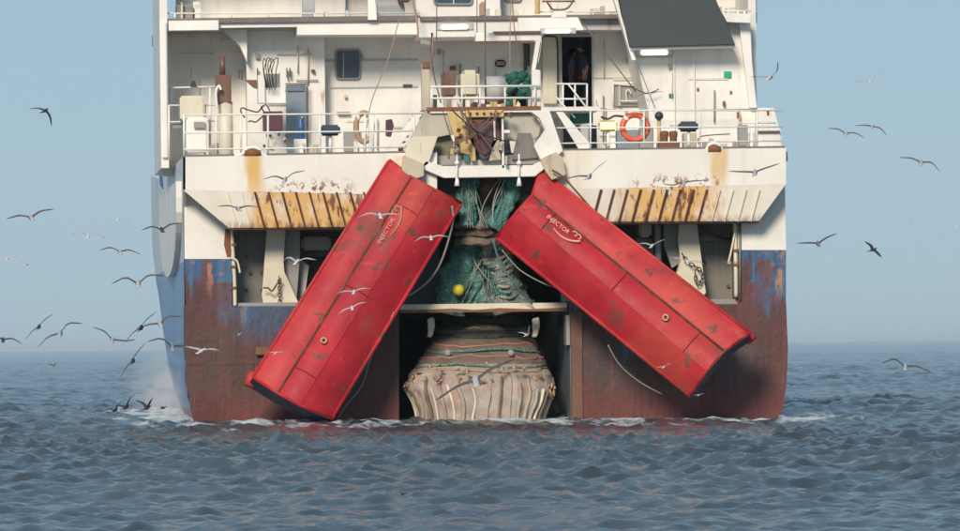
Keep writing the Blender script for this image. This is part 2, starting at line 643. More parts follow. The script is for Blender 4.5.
M['water'] = mk_water()
sea_me = build_sea()
sea_me.materials.append(M['water'])
sea = link(bpy.data.objects.new('sea', sea_me))
sea['kind'] = 'structure'
bm = BM()
bmesh.ops.create_circle(bm, cap_ends=True, segments=64, radius=30000)
sea2 = obj('sea_depth', bm, 'water')
sea2.location = (0, 0, -1.2)
sea2['kind'] = 'structure'

# ================================================================== SHIP
ship = thing('stern_trawler', 'big white and blue stern trawler seen from astern, its transom worn and rusty', 'ship', (0.125, 10, 0))


def par(o):
    o.parent = ship
    o.matrix_parent_inverse = Matrix.Translation((-ship.location.x, -ship.location.y, -ship.location.z))
    return o




def ship_part(o):
    return par(o)


def sB(name, mat, rects, y0, y1, bev=0.0):
    return par(B(name, mat, None, rects, y0, y1, bev))


def sP(name, mat, pts, y0, y1, bev=0.0):
    return par(PR(name, mat, None, pts, y0, y1, bev))


def sT(name, mat, pts, y, r, seg=6, n=8):
    return par(T(name, mat, None, pts, y, r, seg, n=n))


XC = W(485.5, 345, 0).x
HB = 300.5 * MPP
ZD = W(185, 157, 0).z           # deck edge
ZW = W(208, 305, 0).z           # top of the low stern block


def hull_shell():
    stations = [0, 1, 3, 6, 10, 14, 18, 22, 26, 30, 35, 40, 46, 52, 58, 62]
    zs = [-1.5, -.6, 0, .7, 1.5, 2.5, 3.95, 5.2, ZD]
    bm = BM()
    rows = []

    def hb(L, z):
        f = max(0, min(1, z / 5.0))
        st = 6 + 20 * f
        en = 60 + 2 * f
        t = max(0, (L - st) / (en - st))
        taper = max(0.0, 1 - t ** (1.7 + 1.2 * f))
        return HB * taper - .27 * (max(0, 1.15 - z) / 1.15) ** 1.8
    for L in stations:
        zt = [z if z < ZD else ZD + .04 * max(0, L - 20) for z in zs]
        row = [bm.verts.new((XC - hb(L, z), L, zt[i])) for i, z in enumerate(zs)] + \
              [bm.verts.new((XC + hb(L, z), L, zt[i])) for i, z in reversed(list(enumerate(zs)))]
        rows.append(row)
    for a, b in zip(rows[:-1], rows[1:]):
        for i in range(len(a) - 1):
            bm.faces.new((a[i], a[i + 1], b[i + 1], b[i]))
    bmesh.ops.remove_doubles(bm, verts=bm.verts, dist=.001)
    return par(obj('hull_side', bm, 'hull_side'))


hull_shell()


def blk(pts_px, name, mat, y0, y1):
    return sP(name, mat, pts_px, y0, y1)


# the two low stern blocks either side of the ramp, bilges rounded in at the waterline
Lx = 185
left_pts = [(184.5, 306), (184.8, 350), (186, 380), (189, 400), (195, 424), (199, 445), (399, 445), (399, 306)]
right_pts = [(738, 304), (571, 304), (571, 440), (776, 436), (782, 412), (786.5, 385), (788, 350), (786, 300)]
blk(left_pts, 'transom', 'hull', -.02, .6)
blk(right_pts, 'transom', 'hull', -.02, .6)
# weld seams and plate edges on the transom
for x0, x1, yy in ((189, 398, 362), (572, 785, 357)):
    sB('weld_seam', 'hull', [(x0, yy, x1, yy + .6)], -.03, -.02)
for xx in (250, 330, 640, 712):
    sB('weld_seam', 'hull', [(xx, 307, xx + .6, 420)], -.028, -.02)
sB('scupper_box', 'rust', [(256, 347, 275, 355)], -.16, -.02, .02)
# outer stern columns: blue and worn below, white above
sP('stern_column', 'hull', [(184.5, 259), (232, 259), (232, 306), (185.5, 306)], -.02, 3)
sP('stern_column', 'hull', [(738, 250), (786, 250), (786, 300), (738, 304)], -.02, 3)
sP('stern_column', 'white', [(184, 190), (232, 190), (232, 259), (184.5, 259)], -.03, 3)
sP('stern_column', 'white', [(738, 185), (785, 185), (786, 250), (738, 250)], -.03, 3)
# rust bleeding in broad tongues
# gallows bays: back wall, end plate with bolts, frames
sB('bay_wall', 'bay_wall', [(228, 225, 300, 312)], 1.1, 1.3)
sB('bay_wall', 'navy', [(296, 222, 440, 312)], 3.6, 3.8)
sB('bay_wall', 'bay_wall', [(690, 218, 742, 310)], 1.1, 1.3)
sB('bay_wall', 'navy', [(560, 215, 700, 310)], 3.6, 3.8)
sB('bay_floor', 'grey', [(232, 303, 399, 306)], .1, 3.6)
sB('bay_floor', 'grey', [(571, 301, 738, 304)], .1, 3.6)
for bxp, byp in ((246, 236), (270, 236), (246, 256), (250, 273), (262, 273), (246, 290), (262, 290), (700, 236), (722, 236), (704, 262), (728, 262), (704, 284), (728, 286)):
    bm = BM()
    p = W(bxp, byp, 1.1)
    cyl(bm, (p.x, 1.03, p.z), .045, .08, 8, 'Y')
    par(obj('bolt', bm, 'dark'))
# left bay: cream web frame, white cylinder, pipe
sP('web_frame', 'cream', [(267, 228), (286, 228), (283, 262), (284, 272), (300, 306), (264, 306), (262, 296)], .45, .75, .01)
sP('web_frame', 'grey', [(286, 228), (300, 228), (300, 255), (296, 306), (285, 272), (284, 262)], .8, 1.0)
sB('winch_drum', 'grey_light', [(301, 237, 331, 250)], 1.4, 2.2, .06)
sB('drum_shaft', 'dark', [(298, 252, 345, 256)], 1.6, 1.9)
sP('grey_bracket', 'grey_light', [(292, 262), (300, 258), (309, 266), (304, 300), (300, 306), (290, 285)], 1.2, 1.5)
sT('vent_pipe', 'cream', [(231.5, 228), (233, 255), (234.5, 280), (235, 306)], -.02, 1.9, 8)
sT('pipe_branch', 'cream', [(230, 258), (237, 261), (240, 273)], -.1, 1.1)
for yy in (289, 268, 246):
    p = W(234, yy, -.02)
    bm = BM(); cyl(bm, (p.x, -.02, p.z), .075, .06, 10)
    par(obj('pipe_clamp', bm, 'rust'))
sP('rust_plate', 'rust', [(225, 229), (231, 229), (231, 257), (227, 257), (224, 245)], -.05, -.03)
# right bay
sP('web_frame', 'cream', [(679, 224), (697, 224), (706, 293), (700, 300), (676, 275), (681, 262), (678, 240)], .45, .75, .01)
sP('web_frame', 'grey', [(664, 224), (679, 224), (681, 262), (672, 268), (664, 245)], .8, 1.0)
sB('bay_tank', 'cream', [(639, 222, 652, 237)], 1.0, 1.8, .06)
sP('grey_bracket', 'grey_light', [(636, 238), (652, 239), (658, 300), (640, 300)], 1.9, 2.1)
bm = BM(); p = W(658, 254, 1.0); cyl(bm, (p.x, 1.0, p.z - .4), .09, 1.4, 12)
par(obj('bay_post', bm, 'grey_light', smooth=True))
sB('bay_shelf', 'olive', [(700, 236, 737, 241)], .9, 1.1)
sT('hanging_hose', 'black', [(700, 226), (712, 234), (728, 239), (733, 232)], .6, 1.2)
sT('vent_pipe', 'cream', [(735, 222), (735.5, 250), (736, 297)], -.04, 2.1, 8)
sT('pipe_branch', 'cream', [(735, 232), (731, 252), (728, 264)], -.12, 1.1)
for yy in (252, 266):
    p = W(736, yy, -.04)
    bm = BM(); cyl(bm, (p.x, -.04, p.z), .085, .07, 10)
    par(obj('pipe_clamp', bm, 'rust'))
sT('rub_bar', 'olive', [(740, 222), (740, 300)], -.08, 1.2)

# ------------------------------------------------ bulwarks and their barred fenders
sP('bulwark', 'bulwark', [(183, 157), (437, 152.5), (437, 196), (183, 190)], -.8, -.5)
sP('bulwark', 'bulwark', [(545, 151), (786, 148), (786, 184), (545, 190)], -.8, -.5)
# thin dark kerb stands in for the shadow gap along the deck edge
sP('deck_shadow_kerb', 'deckline', [(183, 155), (437, 150.5), (437, 152.5), (183, 157)], -.76, -.5)
sP('deck_shadow_kerb', 'deckline', [(550, 149), (785, 146), (785, 148), (550, 151)], -.76, -.5)


def slope_panel(name, mat, pts):
    """inclined plate: pts are (px, py, y)"""
    bm = BM()
    a = [bm.verts.new(W(*p)) for p in pts]
    b = [bm.verts.new(W(*p) + Vector((0, .12, .05))) for p in pts]
    bm.faces.new(a)
    bm.faces.new(b[::-1])
    n = len(a)
    for i in range(n):
        bm.faces.new((a[i], a[(i + 1) % n], b[(i + 1) % n], b[i]))
    return par(obj(name, bm, mat))


fl = slope_panel('fender_plate', 'fender', [(183, 190, -.8), (437, 192, -.8), (437, 226, -.66), (229, 228, -.66)])
fr = slope_panel('fender_plate', 'fender', [(545, 189, -.8), (786, 184, -.8), (759, 221, -.66), (545, 222, -.66)])
# underside closing plates
bm = BM()
prism(bm, [(229, 226.5), (437, 224.5), (437, 228), (229, 230)], -.28, 3.5)
par(obj('bay_ceiling', bm, 'grey'))
bm = BM()
prism(bm, [(545, 220.5), (759, 219.5), (759, 223), (545, 224)], -.28, 3.5)
par(obj('bay_ceiling', bm, 'grey'))


def bar(parent, x0, y0, x1, y1, mat, wd=1.1):
    """flat bar welded on the inclined fender plate"""
    a, b = W(x0, y0, -.8), W(x1, y1, -.66)
    a.y -= .01; b.y -= .01
    t = (b - a).normalized()
    s = Vector((1, 0, 0)) * wd * MPP
    nrm = t.cross(Vector((1, 0, 0))).normalized()
    if nrm.y > 0:
        nrm = -nrm
    nrm *= .035
    bm = BM()
    r0 = [a - s, a + s, a + s + nrm, a - s + nrm]
    r1 = [b - s, b + s, b + s + nrm, b - s + nrm]
    loft(bm, [r0, r1])
    o = obj('fender_bar', bm, mat)
    o.parent = parent
    o.matrix_parent_inverse = parent.matrix_world.inverted() if False else Matrix.Translation((-ship.location.x, -ship.location.y, -ship.location.z)) @ Matrix.Identity(4)
    # fender plates share the ship's offset, so the bar is placed in their space
    o.matrix_parent_inverse = Matrix.Identity(4)
    return o


for i in range(14):
    x = 214 + i * 13.6
    if x > 400:
        break
    if i == 0:
        continue
    lean = 9.5
    m = 'rustbar' if 4 <= i + 1 <= 12 else 'fender'
    bar(fl, x, 192, x + lean, 227, m, (.95 if m == 'rustbar' else .45) + .25 * random.random())
for i in range(15):
    x = 601 + i * 13.2
    if x > 785:
        break
    m = 'rustbar' if i <= 8 else 'fender'
    if i > 12:
        break
    bar(fr, x, 189.5, x - 8.5, 221.5, m, (.9 if m == 'rustbar' else .4) + .25 * random.random())
sP('fender_lip', 'rust', [(229, 227), (437, 225), (437, 227), (229, 229.5)], -.62, -.50)
sP('fender_lip', 'rust', [(545, 221.5), (759, 220), (759, 222), (545, 224)], -.62, -.50)
# side closing wedge of the bulwark overhang, port and starboard
bm = BM()
for (xa, xb, ya) in ((183, 183.4, 157),):
    P = [W(183, 157, -.8), W(183, 190, -.8), W(183.5, 205, -.1), W(183.5, 157, -.1)]
    bx0 = [bm.verts.new(p) for p in P]
    bx1 = [bm.verts.new(p + Vector((.06, 0, 0))) for p in P]
    bm.faces.new(bx0); bm.faces.new(bx1[::-1])
    for i in range(4):
        bm.faces.new((bx0[i], bx0[(i + 1) % 4], bx1[(i + 1) % 4], bx1[i]))
par(obj('bulwark_end', bm, 'white_clean'))
# fairleads
for cx, cy, rr in ((252.5, 151, 10), (714, 147, 8)):
    p = W(cx, cy, -.7)
    bm = BM()
    pts = [W(cx - rr - 8, cy + 5, -.75), W(cx - rr, cy + 3, -.75), W(cx - rr * .6, cy - 2, -.75), W(cx, cy - 3.5, -.75), W(cx + rr * .6, cy - 2, -.75), W(cx + rr, cy + 3, -.75), W(cx + rr + 4, cy + 5, -.75)]
    tube(bm, curve(pts, 5), .045, 8)
    par(obj('fairlead_hood', bm, 'white_clean', smooth=True))
    bm = BM()
    cyl(bm, (p.x - rr * MPP * .8, -.72, W(cx, cy + 3.5, 0).z), .11, rr * MPP * 1.6, 12, 'X')
    par(obj('fairlead_roller', bm, 'rust', smooth=True))
# deck
bm = BM()
a, b = W(184, 156, 0), W(785, 156, 0)
bx(bm, (a.x, -.5, ZD - .30), (b.x, 9.5, ZD - .06))
par(obj('deck', bm, 'grey'))

# ------------------------------------------------ port side: discharge pod with rounded lip
bm = BM()
xs = W(184, 200, 0).x
rings = []
zt, zb = W(184, 180, 0).z, W(184, 262, 3).z
prof = []
Y0, Y1 = 1.2, 17.0
for k in range(25):
    t = k / 24
    ang = math.pi * t
    prof.append((Y0 + (Y1 - Y0) * (1 - math.cos(ang)) / 2, (zb + 1.6) - 1.9 * math.sin(ang) ** .8))
outer = [(Y0, zt)] + prof + [(Y1, zt)]
v0 = [bm.verts.new((xs - .16, y, z)) for y, z in outer]
v1 = [bm.verts.new((xs + .05, y, z)) for y, z in outer]
bm.faces.new(v0); bm.faces.new(v1[::-1])
for i in range(len(outer)):
    j = (i + 1) % len(outer)
    bm.faces.new((v0[i], v0[j], v1[j], v1[i]))
par(obj('side_fairing', bm, 'white_clean'))
# superstructure's port flank
bm = BM()
pa = W(160.5, 100, 5.5)
zt = W(160, -60, 5.5).z
bx(bm, (pa.x, 5.5, ZD - .1), (pa.x + .2, 12, zt))
par(obj('house_side', bm, 'white'))
sP('side_stripe', 'blue', [(157.5, 150), (162, 157), (163.5, 190), (160, 185)], 13, 13.05)
# starboard flank
bm = BM()
pb = W(757, 100, 5.5)
bx(bm, (pb.x - .2, 5.5, ZD - .1), (pb.x, 12, zt))
par(obj('house_side', bm, 'white'))
# roof of the house, out of frame
bm = BM()
bx(bm, (pa.x, 6, zt), (pb.x, 12, zt + .2))
par(obj('house_roof', bm, 'grey'))

# ------------------------------------------------ aft walls of the house
sB('house_wall', 'white', [(160, 24, 262, 175)], 7.9, 8.1)       # deep left recess
sB('house_wall', 'white', [(246, 22, 326, 172)], 6.8, 7.0)
sB('recess_side', 'white', [(246, 22, 248, 172)], 7.0, 7.9)
sB('house_wall', 'white', [(318, 20, 560, 172)], 7.4, 7.6)
sP('gusset', 'white_clean', [(219, 24), (247, 24), (247, 62), (240, 46)], 6.3, 6.8)
sB('corner_post', 'white_clean', [(160.5, 22, 168, 158)], 5.4, 5.9, .02)
sB('deck_fascia', 'white_clean', [(168.5, 21, 218.7, 30)], 5.42, 5.8)
sB('deck_fascia', 'white_clean', [(219, 22, 297, 27)], 5.6, 6.4)
sP('deck_fascia', 'white_clean', [(297, 20), (420, 19), (418, 34.5), (297, 35)], 5.6, 7.4)
sB('upper_deck', 'grey', [(160, 20, 757, 23)], 5.9, 14)
sB('deck_edge', 'deckline', [(168, 18.6, 420, 20.6)], 5.5, 5.9)
sB('deck_edge', 'deckline', [(420, 16.8, 620, 18.4)], 5.1, 5.5)
sB('house_front', 'white', [(418, 18, 544, 36)], 5.2, 7.4)
sP('deck_fascia', 'white_clean', [(518, 18), (578, 17.5), (584, 30), (518, 33)], 5.0, 5.4)
sP('deck_fascia', 'grey_light', [(578, 17.5), (621, 17), (623, 30), (584, 30)], 5.4, 7.4)
# wall right of centre, cut round the doorway (562-592)
sB('house_wall', 'white', [(543, 30, 562, 172)], 7.0, 7.2)
sB('house_wall', 'white', [(592, 30, 640, 172)], 7.0, 7.2)
sB('house_wall', 'white', [(562, 28, 592, 36)], 7.0, 7.2)
sB('door_sill', 'white', [(562, 107, 592, 172)], 7.0, 7.2)
fr_ = sP('door_frame', 'grey_light', [(560.5, 34.5), (593.5, 34.5), (593.5, 37), (560.5, 37)], 6.94, 7.0)
sB('door_frame', 'grey_light', [(560.5, 37, 562.5, 107)], 6.94, 7.0)
sB('door_frame', 'grey_light', [(591.5, 37, 593.5, 107)], 6.94, 7.0)
sB('corridor_wall', 'navy', [(556, 25, 600, 120)], 9.6, 9.8)
sB('corridor_wall', 'navy', [(560, 25, 561.5, 120)], 7.25, 9.6)
sB('corridor_wall', 'navy', [(593, 25, 594.5, 120)], 7.25, 9.6)
sB('corridor_ceiling', 'navy', [(560, 33, 594.5, 35)], 7.25, 9.6)
sB('corridor_floor', 'navy', [(560, 107, 594.5, 110)], 7.25, 9.6)
# open door leaf folded back on the left
d = sP('steel_door', 'cream', [(543, 37), (555, 37), (557, 40), (557, 104), (543, 104)], 6.86, 6.94, .01)
sT('door_gasket', 'black', [(543, 36.4), (553, 36.6), (557, 40), (558, 60), (558, 104)], 6.85, .8)
# upper house (above the 02 deck)
sB('upper_wall', 'white', [(175, -80, 345, 25)], 8.2, 8.4)
sB('upper_wall', 'white', [(345, -80, 415, 25)], 8.6, 8.8)
sB('upper_wall', 'white', [(415, -80, 500, 22)], 6.6, 6.8)
sB('upper_wall', 'white', [(500, -80, 640, 22)], 7.6, 7.8)
sB('upper_wall', 'white', [(640, -80, 757, 22)], 8.2, 8.4)


def window(x0, y0, x1, y1, y, mull=()):
    g = sB('window', 'glass', [(x0 + 1, y0 + 1, x1 - 1, y1 - 1)], y - .02, y)
    bm = BM()
    P = [W(x0, y0, y), W(x1, y0, y), W(x1, y1, y), W(x0, y1, y)]
    r = .09
    c = [(P[0].x + r, P[0].z - r), (P[1].x - r, P[1].z - r), (P[2].x - r, P[2].z + r), (P[3].x + r, P[3].z + r)]
    path = []
    for i, (cx, cz) in enumerate(c):
        a0 = [math.pi, math.pi / 2, 0, -math.pi / 2][i]
        for k in range(5):
            a = a0 - k / 4 * math.pi / 2
            path.append(Vector((cx + r * math.cos(a), y - .04, cz + r * math.sin(a))))
    path.append(path[0])
    tube(bm, path, .028, 6)
    f = obj('window_frame', bm, 'grey', smooth=True)
    f.parent = g
    for mx in mull:
        b2 = BM()
        pbox(b2, mx - .5, y0, mx + .5, y1, y - .05, y - .02)
        q = obj('mullion', b2, 'white_clean')
        q.parent = g
    return g


window(336, 50, 360, 79, 7.38)
window(434, -16, 472, 4.5, 6.58, (453.5,))
window(505, -14, 521, 1.5, 7.58)
# horizontal seams in the house plating
for a, b, yy, y in ((330, 418, 87.2, 7.39), (300, 418, 60, 7.39), (593, 632, 78, 6.99)):
    sB('plate_seam', 'grey_light', [(a, yy, b, yy + .5)], y - .012, y)
sB('name_plate', 'maroon', [(403, 84.5, 412, 87)], 7.34, 7.38)

# ------------------------------------------------ funnel casing with the dark screen
sP('casing', 'white', [(630, 20), (745, 20), (752, 62), (757, 110), (757, 165), (655, 165), (648, 110), (636, 60)], 5.0, 7.0, .03)
sP('casing_shoulder', 'white', [(757, 108), (775, 108), (775, 118), (781, 130), (783, 165), (757, 165)], 4.6, 8.0, .03)
sP('corner_post', 'white_clean', [(738, 14), (750, 14), (752, 62), (757, 108), (750, 108)], 4.8, 5.0, .01)
sP('deck_fascia', 'white_clean', [(722, 13), (750, 14), (750, 23), (727, 22)], 4.4, 5.0)
sP('dark_screen', 'screen', [(612, -35), (701, -35), (735.5, 45), (630, 47.5)], 4.1, 4.5, .02)
sP('screen_edge', 'white_clean', [(608, -20), (611, -20), (630, 46), (636, 60), (632, 60)], 4.3, 4.6)
sP('screen_ledge', 'white_clean', [(630, 47.2), (736, 44.8), (737, 47), (630.5, 49.5)], 4.2, 5.0)
for xx in (673, 693):
    sB('casing_rib', 'white_clean', [(xx, 44, xx + 2.5, 142)], 4.93, 5.0)
sB('green_sign', 'green', [(724, 71.5, 731.5, 78)], 4.95, 5.0, .01)
sB('green_sign', 'teal', [(669, 94, 675, 98)], 4.97, 5.0, .005)['label'] = 'pale green plate'
# small opening left of the casing
sB('vent_recess', 'grey', [(614, 84, 641, 106)], 6.92, 6.98)
sT('vent_frame', 'white_clean', [(613, 84), (613.1, 107)], 6.85, .9)
sT('vent_frame', 'white_clean', [(613, 84), (640, 86)], 6.85, .8)
sT('vent_frame', 'white_clean', [(620, 101), (644, 101)], 6.8, .8)
sT('vent_hook', 'white_clean', [(627, 101), (626, 92), (629, 90), (631, 94)], 6.8, .7)
sB('vent_frame', 'grey_light', [(618, 86, 621, 106)], 6.86, 6.92)

# ------------------------------------------------ lamps
for x0, y0, x1, y1, y in ((441, 24.8, 468.5, 29.2, 5.12), (545, 29.5, 571, 33.0, 4.92), (641, 50.2, 668, 55, 4.85)):
    h = sB('light_housing', 'grey_light', [(x0 - 5, y0 - 1.2, x1 + 5, y1 + .8)], y + .04, y + .10, .01)
    b = BM()
    pbox(b, x0, y0, x1, y1, y - .05, y + .035)
    bmesh.ops.bevel(b, geom=b.edges[:], offset=.03, segments=2, affect='EDGES')
    q = obj('light_tube', b, 'lamp')
    q.parent = h


def floodlight(x0, y0, x1, y1, lit, y=-.3):
    st = sT('floodlight_post', 'white_clean', [((x0 + x1) / 2, y1), ((x0 + x1) / 2, 153)], y, 1.6, 8)
    b = BM()
    pbox(b, x0, y0, x1, y1, y - .12, y + .14)
    bmesh.ops.bevel(b, geom=b.edges[:], offset=.055, segments=3, affect='EDGES')
    h = obj('floodlight_housing', b, 'screen' if not lit else 'grey', smooth=False)
    h.parent = st
    b = BM()
    pbox(b, x0 + 1.6, y0 + 1.8, x1 - 1.6, y1 - 1.6, y - .14, y - .115)
    q = obj('floodlight_glass', b, 'lampy' if lit else 'glass')
    q.parent = st
    return st


floodlight(320, 125, 340.5, 135.5, False)
floodlight(599, 120.5, 617.5, 131, True)
floodlight(679, 121.5, 698.5, 131.5, False)


# ------------------------------------------------ railings
def railing(xs, ys, y, x0, x1, foot, rt=.8, rp=1.1, tops=None):
    """ys: heights of the rails at x0 and x1; one mesh of rails, each post a child"""
    b = BM()
    for (ya, yb) in ys:
        tube(b, [W(x0, ya, y), W(x1, yb, y)], rt * MPP, 6)
    r = par(obj('railing', b, 'white_clean', smooth=True))
    for xx in xs:
        f = (xx - x0) / (x1 - x0)
        yt = ys[0][0] + (ys[0][1] - ys[0][0]) * f
        fo = foot[0] + (foot[1] - foot[0]) * f
        b = BM()
        tube(b, [W(xx, yt - .3, y + .02), W(xx, fo, y + .02)], rp * MPP, 6)
        q = obj('post', b, 'white_clean', smooth=True)
        q.parent = r
    return r


railing([184, 216, 241, 268, 320, 365, 373, 414], [(115, 113.5), (133, 131), (149.5, 147)], -.55, 184, 426, (157, 153))
railing([169, 205], [(105.5, 105), (122, 121)], 5.2, 169, 222, (160, 160))
railing([171, 210], [(88, 86.5)], 6.0, 170, 222, (160, 160), 1.0, 1.3)
railing([590.5, 644, 700, 757], [(110.5, 110.5), (128, 127), (143.5, 141)], -.5, 556, 782, (151, 149), .7, .9)
railing([749, 754], [(123, 123)], -.2, 738, 776, (149, 149), .7, 1.3)
railing([175, 231, 268, 315, 327, 368], [(13.5, 13.5), (-4, -4)], 5.7, 165, 420, (20, 20), .8, 1.3)
railing([560, 593, 607, 614], [(12, 12), (-5, -5)], 5.3, 540, 622, (18, 18), .7, .8)
railing([738, 744.5], [(11, 11), (-2, -2)], 4.6, 715, 751, (15, 15), .8, 1.3)
sP('rail_pillar', 'white_clean', [(368, 0), (375, 0), (377, 20), (368, 20)], 5.4, 5.6)
sP('grey_locker', 'grey_light', [(378, 3), (404, 3), (406, 18), (378, 18)], 6.2, 6.8, .02)
sP('grey_locker', 'grey_light', [(303, -6), (315, -6), (315, 18), (303, 18)], 6.4, 6.9, .02)
sB('grey_locker', 'grey', [(176, 5, 193, 20)], 6.2, 6.8, .02)
sB('rusty_winch', 'brown', [(398, -6, 410, 2)], 5.8, 6.2, .03)
sT('yellow_davit', 'yellow', [(537.5, 14), (537.5, 0), (537, -10)], 5.1, 2.6, 8)
sT('davit_frame', 'brown', [(547, 2), (552, 9), (556, 10), (566, 9), (572, 3), (574, -5)], 5.1, 1.0)
sT('davit_frame', 'brown', [(542, 1.5), (575, 1.5)], 5.15, .9)
sP('davit_foot', 'white_clean', [(553, 12), (565, 12), (567, 18), (551, 18)], 5.0, 5.2)

# ------------------------------------------------ centre gantry over the ramp
PRM = [
    ('gantry_beam', 'white', [(426, 161), (443, 166.5), (533, 165.5), (549, 157.5), (553, 162), (535, 176.5), (444, 178), (420, 168)], -1.0, -.6),
    ('gantry_leg', 'cream', [(412, 137), (438, 136), (428.5, 164), (420, 170), (407, 160), (405, 150)], -1.0, -.7),
    ('gantry_leg', 'white', [(531, 112), (549, 109), (563, 151), (552, 161), (541, 160), (534, 146), (546, 130), (540, 118)], -1.0, -.7),
    ('gantry_cheek', 'cheek', [(425, 111), (448, 111), (455, 134), (438, 137), (411, 137.5)], -.6, -.3),
    ('gantry_cheek', 'olive', [(437, 136), (450, 131), (457, 162), (427, 165)], -.35, -.15),
    ('gantry_cheek', 'cheek', [(504, 111), (531, 111), (541, 124), (539, 136), (530, 142), (505, 140)], -.5, -.2),
    ('gantry_cheek', 'bay_wall', [(518, 133), (531, 133), (538, 158), (512, 160)], -.6, -.5),
    ('gantry_bracket', 'cream_dirty', [(540, 159), (556, 152), (563, 158), (566, 175), (552, 180), (546, 172)], -1.15, -.8),
    ('gantry_bracket', 'cream_dirty', [(404, 155), (424, 164), (424, 176), (413, 180), (402, 170)], -1.15, -.8),
    ('gantry_back', 'grey', [(455, 111), (505, 111), (513, 164), (455, 164)], .2, .4),
    ('gantry_foot', 'grey_light', [(456, 160), (500, 160), (503, 166), (456, 167)], -.7, -.3),
]
for nm, mt, pts, y0, y1 in PRM:
    sP(nm, mt, pts, y0, y1, .012)
sB('gantry_post', 'white_clean', [(501.5, 114, 504.2, 168)], -1.0, -.9)
sB('gantry_post', 'white_clean', [(493.5, 117, 495.5, 140)], -1.0, -.94)
sB('gantry_lug', 'white_clean', [(504, 130, 510, 133)], -1.0, -.8)
# yellow rigging frame and its hanging sheave block
sB('rigging_beam', 'yellow', [(466, 110.5, 504, 117)], -1.1, -.85, .012)
sP('rigging_plate', 'yellow', [(447, 112), (463, 112), (470, 128), (470, 155), (461, 153), (452, 130)], -.9, -.75, .01)
sP('rigging_plate', 'yellow', [(468, 140), (474, 137), (476, 161), (471, 161)], -.95, -.85, .01)
sP('rigging_plate', 'cream_dirty', [(492, 142), (499, 138), (501, 160), (489, 161)], -.95, -.85, .01)
for xx in (470, 477, 484, 491, 498):
    bm = BM(); p = W(xx, 113.6, -1.12)
    cyl(bm, (p.x, -1.14, p.z), .035, .05, 8, 'Y')
    par(obj('bolt', bm, 'rustbar'))
sP('teal_wedge', 'teal', [(463, 155), (470, 154), (469, 162), (464, 161)], -.86, -.78)
blkp = sP('sheave_housing', 'block', [(469, 118), (498, 118), (500, 138), (493, 150), (474, 150), (468, 138)], -.95, -.6, .03)
bm = BM()
prism(bm, [(476, 122), (491, 122), (494, 138), (490, 152), (485, 156), (479, 152), (474, 138)], -1.08, -.92)
bmesh.ops.bevel(bm, geom=bm.edges[:], offset=.02, segments=2, affect='EDGES', clamp_overlap=True)
q = obj('sheave', bm, 'maroon'); q.parent = blkp
sP('sheave_tail', 'dark', [(475, 140), (493, 140), (489, 158), (485, 161), (480, 158)], -1.02, -.8, .02)
sP('rust_patch_plate', 'rust', [(470, 117), (499, 117), (496, 122), (488, 119), (479, 123), (472, 121)], -.99, -.96)
# hanging shackles on the beam
for xx in (457, 519):
    bm = BM(); p = W(xx, 163, -1.08)
    bmesh.ops.create_icosphere(bm, subdivisions=2, radius=.065, matrix=Matrix.Translation(p))
    tube(bm, [W(xx, 154, -1.08), W(xx, 186, -1.08)], .022, 6)
    bmesh.ops.create_cone(bm, segments=10, radius1=.075, radius2=.03, depth=.2, cap_ends=True, matrix=Matrix.Translation(W(xx, 182, -1.08)))
    par(obj('beam_shackle', bm, 'white_clean', smooth=True))
# platform over the gantry
sB('platform', 'rust', [(427, 107.5, 541, 110)], -.7, 4.5)
sB('platform_edge', 'white_clean', [(430, 109.8, 540, 112)], -.68, -.6)
railing([432, 462, 480, 505, 535], [(87, 86), (98.5, 98)], -.6, 430, 541, (108, 108), 1.1, 1.0)
sB('gantry_mast', 'cream_dirty', [(421.5, 63, 430.5, 111)], -.5, -.2, .02)
sB('gantry_mast', 'white', [(532, 70, 541, 111)], -.5, -.2, .02)
sB('mast_cap', 'rust', [(422, 62, 430, 68)], -.55, -.5)
sB('crane_arm', 'white_clean', [(476, 33, 541.5, 41.5)], 3.0, 3.5, .02)
sB('crane_arm_plate', 'brown', [(494, 31.5, 541, 33)], 2.9, 3.5)
sB('crane_arm_plate', 'brown', [(476, 41.3, 534, 42.5)], 3.0, 3.4)
sP('crane_strut', 'white_clean', [(536, 41), (542, 41), (539, 60), (534, 75), (531, 75)], 3.0, 3.2)
sB('brown_cabinet', 'brown', [(443, 72.5, 456, 96)], 3.0, 3.8, .03)
sB('deck_machine', 'cream', [(461, 70, 480, 98)], 2.6, 3.8, .10)
bm = BM(); p = W(487, 90, 3.0); q2 = W(506, 90, 3.0)
cyl(bm, (p.x, 3.3, p.z), .36, q2.x - p.x, 24, 'X')
par(obj('net_drum', bm, 'grey_light', smooth=True))
sB('grey_vent', 'grey', [(495, 60, 506, 67)], 7.3, 7.38, .06)
sB('cable_tray', 'dark', [(524, 43, 527, 72)], 7.2, 7.38)
sB('cable_tray', 'dark', [(528, 44, 530, 66)], 7.25, 7.38)
sB('small_fitting', 'brown', [(450, 66, 456, 70)], 7.2, 7.38)
